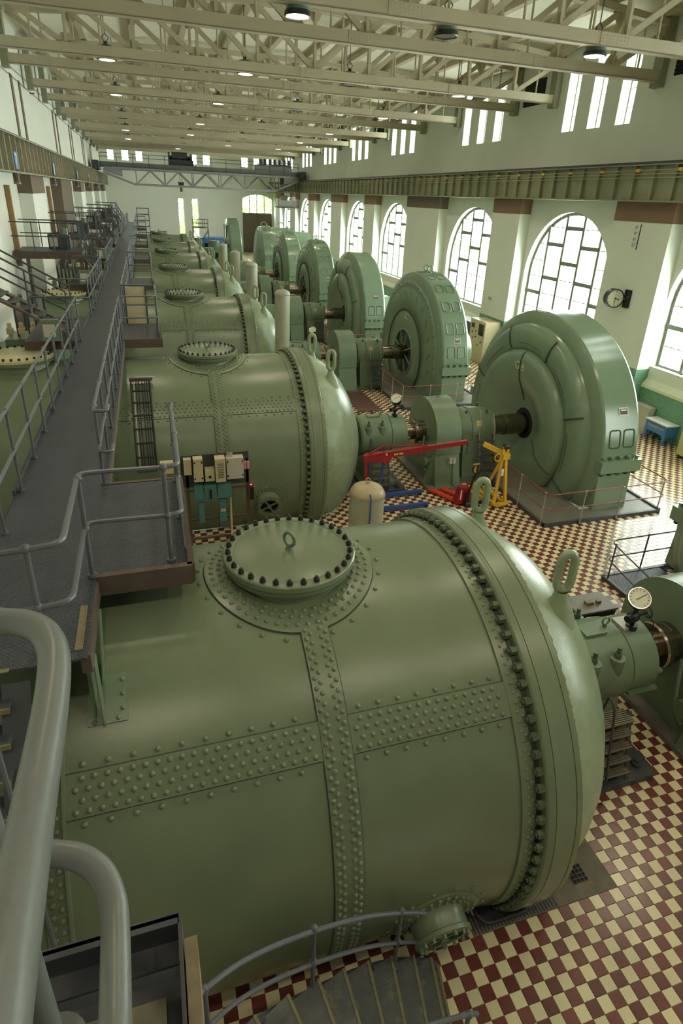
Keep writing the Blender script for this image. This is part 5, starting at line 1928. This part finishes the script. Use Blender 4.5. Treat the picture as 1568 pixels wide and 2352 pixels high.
for x in (1.69, 1.755):
    MB().cyl((x, RY - .08, 2.22), (x, RY - .08, 2.4), .03, 8).build('plug', PINK, t)
t = thing('signal_lamp', 'red signal lamp on black holder at the right post of the switch rack', 'lamp', (1.82, 12.2, 1.5))
MB().box(1.78, 1.87, RY - .14, RY - .03, 1.45, 1.75).build('holder', BLACK, t, 0)
MB().cyl((1.825, RY - .085, 1.75), (1.825, RY - .085, 1.84), .045, 12).ball((1.825, RY - .085, 1.84), .045, 12, 6).build('lens', RED, t)
MB().ball((1.812, RY - .115, 1.83), .022, 8, 6).build('glow', REDGLOW, t)

# cable ladder hugging the second drum
t = thing('cable_ladder', 'black cable ladder curving down the second drum with cut cables on top', 'cable tray', (-.4, YA[1] - 2, 2.5))
CA = [radians(62) - radians(50) * i / 14 for i in range(15)]
CR = RS + .12
for x in (-.62, -.2):
    MB().tube([on_shell(x, a, CR, YA[1]) for a in CA], .018, 6).build('side_rail', CABLE, t)
for i in range(0, 15, 2):
    MB().tube([on_shell(-.62, CA[i], CR, YA[1]), on_shell(-.2, CA[i], CR, YA[1])], .02, 6).build('rung', CABLE, t)
for i in range(7):
    x = -.56 + .052 * i + (.03 if i > 2 else 0)
    MB().tube([on_shell(x, a, CR - .03, YA[1]) for a in CA], .013, 5).build('cable', CABLE if i != 0 else BEIGE2, t)
a = radians(63)
MB().bar(on_shell(-.66, a, CR, YA[1]), on_shell(-.14, a, CR, YA[1]), .14, .05).build('top_shelf', BEAM, t, 0)
mb = MB()
for i in range(6):
    p = Vector(on_shell(-.6 + .05 * i, a, CR + .05, YA[1]))
    mb.tube([p, p + Vector((.16, .02, .02)), p + Vector((.3, -.03 + .01 * i, .0))], .009, 5)
mb.build('cut_cable', BEIGE2, t)

# ------------------------------------------------------------------ things at the window wall
t = thing('wall_clock', 'black rimmed double faced wall clock on a black bracket', 'clock', (17.35, 19.6, 4.7))
cx, cyy, cz = 17.25, 19.72, 4.75
nv = Vector((-.2, -.98, 0)).normalized()
cc = Vector((cx, cyy, cz))
MB().cyl(cc + nv * .13, cc - nv * .13, .36, 36).build('case', BLACK, t)
MB().cyl(cc + nv * .13, cc + nv * .136, .31, 36).build('dial', DIAL, t)
e1 = nv.cross(Vector((0, 0, 1))).normalized()
e1 = -e1
mb = MB()
for i in range(12):
    u = 2 * pi * i / 12
    d = e1 * sin(u) + Vector((0, 0, cos(u)))
    mb.bar(cc + nv * .138 + d * .25, cc + nv * .138 + d * .29, .025 if i % 3 == 0 else .016, .003, nv)
mb.build('hour_marks', BLACK, t, 0)
for ln, wd, hr, nm in ((.17, .03, 107, 'hour_hand'), (.26, .02, 184, 'minute_hand')):
    d = e1 * sin(radians(hr)) + Vector((0, 0, cos(radians(hr))))
    MB().bar(cc + nv * .142 - d * .05, cc + nv * .142 + d * ln, wd, .004, nv).build(nm, BLACK, t, 0)
MB().bar((cx + .24, cyy - .05, cz), (17.66, cyy - .25, cz), .1, .08).build('arm', BLACK, t, 0)
MB().box(17.58, 17.65, 19.25, 19.55, 4.42, 5.1).build('bracket_plate', BLACK, t, 0)

t = thing('number_plaques', 'column of four white plaques lettered BT under the brown capital', 'sign', (17.63, 19.85, 7.0))
for i in range(4):
    z = 7.32 - .21 * i
    p = MB().box(17.61, 17.65, 19.56, 19.86, z - .09, z + .09).build('plaque', WHITEP, t, 0)
    text('BT', 'lettering', t, (17.608, 19.71, z), (0, -1, 0), (0, 0, 1), .15, BLACK, .001)
MB().box(17.63, 17.65, 19.54, 19.57, 6.56, 7.44).build('backing', BLACK, t, 0)
for i, y in enumerate((20.15, 29.5)):
    o = MB().box(17.56, 17.65, y - .1, y + .1, 3.18, 3.3).cyl((17.5, y - .12, 3.24), (17.62, y - .12, 3.24), .06, 10).build('wall_horn', BEIGE2, None)
    tag(o, ['small horn on the wall below the clock', 'small horn on the second pilaster, a thin wire below it'][i], 'horn')

t = thing('blue_bench', 'blue steel bench with white top and yellow lettering at the wall', 'bench', (17.85, 16.4, 0))
MB().box(17.5, 18.07, 15.85, 16.95, .74, .78).build('bench_top', WHITEP, t, 0)
MB().box(17.53, 17.56, 15.9, 16.9, .36, .74).box(17.56, 18.05, 15.88, 15.91, .30, .74).box(17.56, 18.05, 16.89, 16.92, .36, .74).build('apron', BENCHB, t, 0)
for x in (17.58, 18.0):
    for y in (15.96, 16.84):
        MB().hexa([(x - .03, y - .035, 0), (x + .03, y - .035, 0), (x + .03, y + .035, 0), (x - .03, y + .035, 0), (x - .05, y - .08, .4), (x + .05, y - .08, .4), (x + .05, y + .08, .4), (x - .05, y + .08, .4)]).build('leg', BENCHB, t, 0)
text('TRANSFORM', 'lettering', t, (17.528, 16.4, .57), (0, -1, 0), (0, 0, 1), .14, GOLD, .001)
o = MB().box(17.75, 18.05, 17.1, 17.98, 0, 1.0).box(17.72, 18.07, 17.08, 18.0, 1.0, 1.05).build('grey_cabinet', BEIGE2, None, 0)
tag(o, 'low grey cabinet leaning by the tiled wall behind the blue bench', 'cabinet')
t = thing('yellow_cabinet', 'pale yellow green cabinet cut by the right edge in front of the blue bench', 'cabinet', (17.6, 14.5, 0))
MB().box(17.25, 18.0, 13.9, 15.0, .12, 1.3).build('body', CABY, t, 0)
MB().box(17.3, 17.95, 13.95, 14.95, 0, .12).build('plinth', BLACK, t, 0)
MB().box(17.23, 17.25, 14.75, 14.93, .95, 1.12).build('dark_label', BLACK, t, 0)
t = thing('control_cabinet', 'beige control cabinet with dark meter window behind the G7 exciter', 'cabinet', (17.1, 28.8, 0))
MB().box(16.7, 17.6, 28.0, 29.6, 0, 2.2).build('body', BEIGE, t, 0)
MB().box(16.68, 16.7, 28.15, 28.65, 1.45, 2.05).build('meter_window', BLACK, t, 0)
MB().box(16.66, 16.7, 29.15, 29.4, 1.75, 1.98).build('instrument', BLACK, t, 0)
mb = MB()
for y, z in ((28.9, 1.6), (28.9, 1.3), (28.3, 1.1), (28.6, .9), (29.2, 1.2), (29.3, 1.5)):
    mb.cyl((16.7, y, z), (16.67, y, z), .04, 8)
mb.build('knob', BLACK, t)
t = thing('grey_switch_cabinet', 'dark grey cabinet left of the beige control cabinet', 'cabinet', (17.2, 30.6, 0))
MB().box(16.8, 17.6, 29.8, 31.6, 0, 1.9).build('body', DARKG, t, 0)
MB().box(16.78, 16.8, 29.85, 31.55, .95, .97).build('door_gap', SILVERP, t, 0)
for i, (y0, y1) in enumerate(((18.9, 20.1), (27.95, 29.6), (49.0, 50.7), (58.4, 60.1), (67.7, 69.4))):
    t = thing('wall_louvre', '%s black louvre from the camera high on the window wall' % ORD[i], 'louvre', (18.05, (y0 + y1) / 2, 12.2), 'black louvres under the roof')
    MB().box(18.06, 18.1, y0, y1, 12.22, 13.3).build('backing', LOUVRE, t, 0)
    for j in range(9):
        z = 12.28 + .115 * j
        MB().hexa([(18.03, y0, z), (18.07, y0, z + .05), (18.07, y1, z + .05), (18.03, y1, z), (18.03, y0, z + .02), (18.07, y0, z + .07), (18.07, y1, z + .07), (18.03, y1, z + .02)]).build('slat', LOUVRE, t, 0)
    MB().box(18.0, 18.1, y0 - .05, y1 + .05, 12.14, 12.22).build('ledge', WHITEW, t, 0)

# ------------------------------------------------------------------ overhead crane far down the hall
t = thing('overhead_crane', 'grey lattice overhead travelling crane spanning the far end of the hall', 'crane', (6.8, 74, 8.2))
for yy in (73.2, 75.4):
    MB().bar((-3.5, yy, 9.78), (17.0, yy, 9.78), .3, .2).build('upper_chord', CRANE, t, 0)
    MB().bar((-.6, yy, 8.32), (14.4, yy, 8.32), .26, .2).build('lower_chord', CRANE, t, 0)
    MB().bar((-.6, yy, 8.32), (-3.6, yy, 9.35), .24, .2).bar((14.4, yy, 8.32), (17.1, yy, 9.45), .24, .2).build('end_chord', CRANE, t, 0)
    xs = [-.4 + 14.7 * i / 10 for i in range(11)]
    for i in range(10):
        a, b = (xs[i], 8.35), (xs[i + 1], 9.72)
        if i % 2:
            a, b = (xs[i], 9.72), (xs[i + 1], 8.35)
        MB().bar((a[0], yy, a[1]), (b[0], yy, b[1]), .13, .13, (0, 1, 0)).build('diagonal', CRANE, t, 0)
    for x in xs[::2]:
        MB().bar((x, yy, 8.35), (x, yy, 9.72), .09, .09).build('vertical', CRANE, t, 0)
    for x, sx in ((-3.0, 1), (16.6, -1)):
        MB().prism([(x - .6 * sx, 9.7), (x + 1.2 * sx, 9.7), (x + 1.2 * sx, 9.0), (x + .2 * sx, 9.25), (x - .6 * sx, 9.5)], 'y', yy - .03, yy + .03).build('end_gusset', CRANE, t, 0)
MB().box(-3.9, 17.3, 73.3, 73.36, 9.9, 10.35).build('walkway_skirt', CRANED, t, 0)
MB().box(-3.9, 17.3, 73.3, 75.3, 9.86, 9.9).build('walkway', DARKG, t, 0)
for z in (10.8, 11.15):
    MB().bar((-3.9, 73.1, z), (17.2, 73.1, z), .05, .05).build('hand_rail', DARKG, t, 0)
for i in range(14):
    x = -3.8 + 1.6 * i
    MB().bar((x, 73.1, 9.9), (x, 73.1, 11.15), .05, .05).build('rail_post', DARKG, t, 0)
for x in (-4.25, 17.4):
    MB().box(x - .3, x + .3, 72.2, 76.4, 9.58, 10.4).build('end_carriage', DARKG, t, 0)
    for yy in (72.8, 75.8):
        MB().cyl((x - .1, yy, 9.72), (x + .1, yy, 9.72), .2, 14).build('wheel', DARKG, t)
MB().box(3.0, 5.6, 73.6, 75.2, 10.1, 10.9).build('trolley', DARKG, t, 0)
mb = MB().cyl((3.4, 74.2, 11.25), (5.0, 74.2, 11.25), .42, 16).cyl((3.2, 74.8, 11.1), (5.4, 74.8, 11.1), .26, 14)
mb.box(3.0, 3.2, 73.8, 75, 10.9, 11.6).box(5.3, 5.5, 73.8, 75, 10.9, 11.5)
mb.build('winch', DARKG, t)
MB().box(12.2, 16.4, 73.6, 75.2, 9.95, 10.9).build('auxiliary_trolley', CRANE, t, 0)
mb = MB()
for i in range(7):
    mb.cyl((12.9 + .55 * i, 74.0, 10.9), (12.9 + .55 * i, 74.0, 11.5), .16, 10)
mb.box(12.4, 16.3, 73.5, 73.55, 10.9, 11.0)
mb.build('auxiliary_winch', DARKG, t)
mb = MB()
for x in (4.1, 4.3):
    mb.cyl((x, 74.2, 10.1), (x, 74.2, 8.75), .02, 6)
mb.build('hoist_rope', CABLE, t)
MB().prism([(3.85, 8.75), (4.55, 8.75), (4.4, 8.35), (4.0, 8.35)], 'y', 74.0, 74.4).cyl((4.2, 74.2, 8.35), (4.2, 74.2, 7.8), .14, 10).build('hook_block', BEAM, t)
# driver's cab
for x0, x1, y0, y1, z0, z1, nm, m in ((14.7, 17.1, 72.9, 75.2, 6.6, 6.7, 'cab_floor', BEAM), (14.7, 17.1, 72.9, 75.2, 8.3, 8.4, 'cab_roof', BEAM)):
    MB().box(x0, x1, y0, y1, z0, z1).build(nm, m, t, 0)
for x in (14.75, 17.05):
    for y in (72.95, 75.15):
        MB().bar((x, y, 6.7), (x, y, 9.6), .07, .07).build('cab_post', BEAM, t, 0)
MB().box(14.75, 17.05, 73.0, 73.05, 6.7, 7.4).build('cab_panel', CRANE, t, 0)
MB().box(15.3, 16.0, 74.0, 74.6, 6.7, 7.9).box(16.3, 16.8, 73.4, 74.0, 6.7, 7.8).build('controller', BEIGE2, t, 0)

# ------------------------------------------------------------------ machines at the far end
t = thing('long_generator', 'big green horizontal drum generator with two eye bolts beyond the panelled ones', 'generator', (13.5, YA[6], 0))
c = (0, YA[6], ZA)
MB().lathe([(10.9, 2.0), (11.0, 3.3), (11.1, 3.5), (12.2, 3.55), (12.25, 3.4), (14.6, 3.4), (14.65, 3.1), (16.2, 3.05), (16.3, 2.8), (16.3, 0)], 'x', c, 96).build('casing', GEN, t, 25)
MB().lathe([(10.9, 2.0), (10.8, 1.2), (10.8, 0)], 'x', c, 64).build('end_shield', GEN, t)
me_ = panel_frame().mesh('panel_frame', GEN)
for r in (12, 30, 48, 66, 84):
    a = radians(r)
    for x in (11.45, 11.9):
        inst(me_, 'panel_frame', t, (x, YA[6] - 3.56 * cos(a), ZA + 3.56 * sin(a)), Vector((0, -1, 0)).rotation_difference(Vector(nrm(a))))
mb = MB()
for x in (11.6, 13.4):
    mb.tube([(x + .3 * cos(u), YA[6], ZA + 3.6 + .3 * sin(u)) for u in [i * pi / 8 for i in range(9)]], .06, 6)
mb.build('lifting_bow', GEN, t)
MB().box(11, 16, YA[6] - 3.5, YA[6] - 2.6, 0, ZA).box(11, 16, YA[6] + 2.6, YA[6] + 3.5, 0, ZA).build('foot', GEN, t, 0)
t = thing('far_generator', 'dark green wheel shaped generator farthest down the row', 'generator', (9.8, YA[7], 0))
c = (0, YA[7], ZA)
MB().lathe([(8.9, 2.2), (9.0, 3.6), (9.1, 3.8), (10.2, 3.85), (10.3, 3.6), (10.3, 0)], 'x', c, 80).build('rim', GEN, t, 25)
MB().lathe([(8.9, 2.2), (8.8, 1.4), (8.8, 0)], 'x', c, 48).build('end_shield', GEN, t)
for i in range(8):
    a = radians(22 + 45 * i)
    MB().bar((8.85, YA[7] - 1.2 * cos(a), ZA + 1.2 * sin(a)), (8.9, YA[7] - 3.4 * cos(a), ZA + 3.4 * sin(a)), .12, .12).build('rib', GEN, t, 0)
MB().box(9, 10.2, YA[7] - 3.6, YA[7] - 2.6, 0, ZA).box(9, 10.2, YA[7] + 2.6, YA[7] + 3.6, 0, ZA).build('foot', GEN, t, 0)
for i, (x, y, s) in enumerate(((6.4, 66.5, 1.0), (7.4, 70.5, 1.15), (6.2, 76.5, 1.1), (8.2, 63, .9))):
    t = thing('valve_block', ['dark green valve block beside the last drum dome', 'dark green governor block between last drum and long generator', 'dark green machine block before the round tower', 'dark green pump block left of the long generator'][i], 'machine', (x, y, 0))
    MB().box(x - .8 * s, x + .8 * s, y - .7 * s, y + .7 * s, 0, 1.7 * s).build('body', GEN, t, 0)
    MB().cyl((x - .3 * s, y, 1.7 * s), (x - .3 * s, y, 2.5 * s), .45 * s, 16).cyl((x - .3 * s, y, 2.5 * s), (x - .3 * s, y, 2.7 * s), .55 * s, 16).build('cylinder', GEN, t)
    MB().cyl((x + .5 * s, y - .2, 1.7 * s), (x + .5 * s, y - .2, 2.2 * s), .18 * s, 12).build('stub', BLACK, t)
t = thing('round_tower', 'dark steel frame tower with round railed top before the end wall', 'tower', (6.5, 80, 0))
MB().cyl((6.5, 80, 3.9), (6.5, 80, 4.0), .98, 32).build('deck', BEAM, t)
for z in (4.4, 4.85):
    MB().tube([(6.5 + .96 * cos(u), 80 + .96 * sin(u), z) for u in [i * pi / 14 for i in range(28)]], .03, 6, closed=True).build('rail', BEAM, t)
for i in range(8):
    u = i * pi / 4 + .2
    MB().cyl((6.5 + .96 * cos(u), 80 + .96 * sin(u), 4.0), (6.5 + .96 * cos(u), 80 + .96 * sin(u), 4.85), .03, 6).build('rail_post', BEAM, t)
for sx in (-1, 1):
    for sy in (-1, 1):
        MB().cyl((6.5 + .9 * sx, 80 + .5 * sy, 0), (6.5 + .9 * sx, 80 + .5 * sy, 3.9), .045, 6).build('leg', BEAM, t)
for sy in (-1, 1):
    MB().bar((5.6, 80 + .5 * sy, 1.0), (7.4, 80 + .5 * sy, 3.6), .06, .06).bar((7.4, 80 + .5 * sy, 1.0), (5.6, 80 + .5 * sy, 3.6), .06, .06).build('brace', BEAM, t, 0)
t = thing('blue_container', 'blue container half hidden behind the round tower', 'container', (8.2, 84, 0))
MB().box(5.2, 10.5, 83, 85.5, 0, 2.6).build('body', BENCHB, t, 0)
for i in range(18):
    MB().box(5.3 + .29 * i, 5.4 + .29 * i, 82.96, 83, .1, 2.5).build('rib', BENCHB, t, 0)

# ------------------------------------------------------------------ inlet side, left of the catwalk
def straight_stair(x0, z0, x1, z1, ya, yb, n, label, landing=None):
    t = thing('access_stair', label, 'stair', ((x0 + x1) / 2, (ya + yb) / 2, z0), 'dark access stairs left of the catwalk')
    for yy in (ya, yb):
        MB().bar((x0, yy, z0 - .02), (x1, yy, z1 - .02), .05, .26, (0, 1, 0)).build('stringer', BEAM, t, 0)
        for h in (.55, 1.0):
            MB().tube([(x0, yy, z0 + h), (x1, yy, z1 + h)] + ([(landing, yy, z1 + h)] if landing else []), .024, 6).build('rail', DARKG, t)
        for i in range(4):
            u = i / 3
            MB().cyl((x0 + (x1 - x0) * u, yy, z0 + (z1 - z0) * u), (x0 + (x1 - x0) * u, yy, z0 + (z1 - z0) * u + 1.0), .02, 6).build('rail_post', DARKG, t)
    for i in range(n):
        u = (i + .5) / n
        x, z = x0 + (x1 - x0) * u, z0 + (z1 - z0) * u
        MB().box(x - .13, x + .13, ya + .03, yb - .03, z - .015, z + .015).build('tread', DARKG, t, 0)
    return t
straight_stair(-1.95, 4.55, -4.4, 6.0, 16.0, 16.9, 9, 'dark access stair climbing left from the catwalk near the second drum')
for k in range(2, 7):
    y0, y1, z = YA[k] + 1.2, YA[k] + 3.2, 5.5
    t = thing('inlet_platform', '%s dark railed platform left of the catwalk, against the white wall' % ['', '', 'nearest', 'second', 'third', 'fourth', 'fifth'][k], 'platform', (-3.5, y0, z), 'railed platforms against the left wall')
    MB().box(-4.85, -2.45, y0, y1, z - .03, z).build('deck', PLATE, t, 0)
    MB().box(-4.85, -2.42, y0 - .05, y0, z - .26, z + .01).box(-4.85, -2.42, y1, y1 + .05, z - .26, z + .01).box(-2.47, -2.42, y0, y1, z - .26, z + .01).build('edge_beam', BEAM, t, 0)
    for yy in (y0, y1):
        for h in (.55, 1.05):
            MB().tube([(-4.85, yy, z + h), (-2.45, yy, z + h)], .024, 6).build('rail', DARKG, t)
        for x in (-4.1, -3.4, -2.9, -2.45):
            MB().cyl((x, yy, z), (x, yy, z + 1.05), .02, 6).build('rail_post', DARKG, t)
    for x, yy in ((-2.5, y0 + .05), (-2.5, y1 - .05), (-4.4, y0 + .05)):
        MB().box(x - .06, x + .06, yy - .06, yy + .06, 3.5 if yy < YA[k] + 2 else 0, z - .03).build('leg', BEAM, t, 0)
    straight_stair(-1.9, 4.5, -2.5, 5.5, y0 + .1, y0 + .9, 4, 'short steep stair from the catwalk up to the %s railed platform' % ['', '', 'nearest', 'second', 'third', 'fourth', 'fifth'][k])
    g = thing('governor_box', 'grey green equipment box on the %s railed platform by the left wall' % ['', '', 'nearest', 'second', 'third', 'fourth', 'fifth'][k], 'equipment box', (-3.3, y1 - .5, z), 'equipment boxes on the left platforms')
    MB().box(-3.75, -2.95, y1 - .8, y1 - .3, z, z + .55).build('body', DARKG, g, 0)
    MB().box(-3.7, -3.4, y1 - .82, y1 - .8, z + .1, z + .45).build('door', BEIGE2, g, 0)
    MB().cyl((-3.15, y1 - .55, z + .55), (-3.15, y1 - .55, z + .8), .15, 12).build('motor', GREEN2, g)
for k in range(1, 6):
    pos = ['', 'second', 'third', 'fourth', 'fifth', 'sixth'][k]
    y = YA[k] + 3.25
    t = thing('inlet_valve', 'big grey green inlet valve rising left of the catwalk behind the %s drum' % pos, 'valve', (-3.4, y, 0), 'inlet valves left of the catwalk')
    MB().cyl((-3.4, y + .4, 0), (-3.4, y + .4, 3.6), .95, 24).build('body', GREEN2, t)
    MB().box(-4.0, -2.8, y - .2, y + 1.0, 3.6, 3.85).build('cover', GREEN2, t, 0)
    mb = MB()
    for i in range(4):
        mb.cyl((-3.85 + .3 * i, y - .1, 3.85), (-3.85 + .3 * i, y - .1, 4.3), .06, 8).box(-3.93 + .3 * i, -3.77 + .3 * i, y - .18, y - .02, 4.0, 4.16)
    mb.build('small_valves', BEIGE, t, 30)
    mb = MB()
    for i in range(3):
        mb.tube(rounded([(-3.7 + .3 * i, y + .2, 3.8), (-3.7 + .3 * i, y + .2, 4.7), (-3.7 + .3 * i, y + 1.4, 4.9), (-3.7 + .3 * i, y + 1.4, 3.0)], .25), .04, 8)
    mb.build('pipes', DARKG, t)
    b = thing('terminal_box', 'small grey terminal box on a post left of the catwalk at the %s drum' % pos, 'terminal box', (-2.35, YA[k] + .15, 3.9), 'terminal boxes left of the catwalk')
    MB().box(-2.55, -2.15, YA[k] + .0, YA[k] + .16, 4.45, 4.95).build('housing', GREEN2, b, 0)
    MB().box(-2.5, -2.24, YA[k] - .02, YA[k], 4.55, 4.85).build('door', BEIGE2, b, 0)
    MB().box(-2.38, -2.32, YA[k] + .05, YA[k] + .12, 3.9, 4.45).build('post', DARKG, b, 0)
p = thing('beige_panel', 'beige panel board in a dark frame at the second platform right of the catwalk', 'panel', (-.5, YA[1] + 2.6, 4.0))
MB().box(-.68, -.16, YA[1] + 2.6, YA[1] + 2.66, CZ - .1, CZ + .95).build('board', BEIGE, p, 0)
MB().box(-.72, -.68, YA[1] + 2.58, YA[1] + 2.68, CZ - .4, CZ + 1.0).box(-.16, -.12, YA[1] + 2.58, YA[1] + 2.68, CZ - .4, CZ + 1.0).build('frame', DARKG, p, 0)
# shelf ladders right of the catwalk far away
t = thing('shelf_tower', 'dark open shelf tower standing right of the catwalk far down', 'shelf', (-.1, 60.6, 0))
for x in (-.55, .45):
    MB().box(x - .03, x + .03, 60.5, 60.56, 0, 6.4).build('upright', DARKG, t, 0)
for i in range(7):
    MB().box(-.55, .45, 60.4, 61.0, 3.3 + .5 * i, 3.36 + .5 * i).build('shelf', DARKG, t, 0)

# ------------------------------------------------------------------ outside the end wall: lawn and trees
g = MB().box(-60, 90, 96, 190, -1.2, -1.0).build('lawn', GRASS, None, 0)
struct(g)
def tree(x, y, h, label):
    t = thing('leafy_tree', label, 'tree', (x, y, -1), 'trees outside the end wall')
    MB().cyl((x, y, -1), (x, y, h * .5), .3, 8, .2).build('trunk', WOOD, t)
    vs, fs = [], []
    for i in range(900):
        u, v = RND.uniform(0, 2 * pi), RND.uniform(-1, 1)
        r = RND.uniform(.6, 1) ** .5
        q = sqrt(1 - v * v)
        p = Vector((x + 3.6 * r * q * cos(u), y + 3.6 * r * q * sin(u), h * .62 + h * .42 * r * v))
        a = Vector((RND.gauss(0, 1), RND.gauss(0, 1), RND.gauss(0, 1))).normalized() * .28
        b = a.cross(Vector((RND.gauss(0, 1), RND.gauss(0, 1), RND.gauss(0, 1)))).normalized() * .22
        o = len(vs)
        vs += [p - a, p + b, p + a, p - b]
        fs.append((o, o + 1, o + 2, o + 3))
    stuff(MB().add(vs, fs).build('leaves', LEAF, t, 0))
for i, (x, y, h) in enumerate(((12.5, 104, 8.5), (17.2, 106, 9.5), (22, 108, 9), (6.0, 105, 8.6), (9.2, 110, 10))):
    tree(x, y, h, ['sunlit tree seen through the left half of the arched end window', 'sunlit tree seen through the right half of the arched end window', 'sunlit tree outside, beyond the right corner of the end wall', 'sunlit tree behind the two narrow end windows', 'sunlit tree outside between narrow and arched end windows'][i])
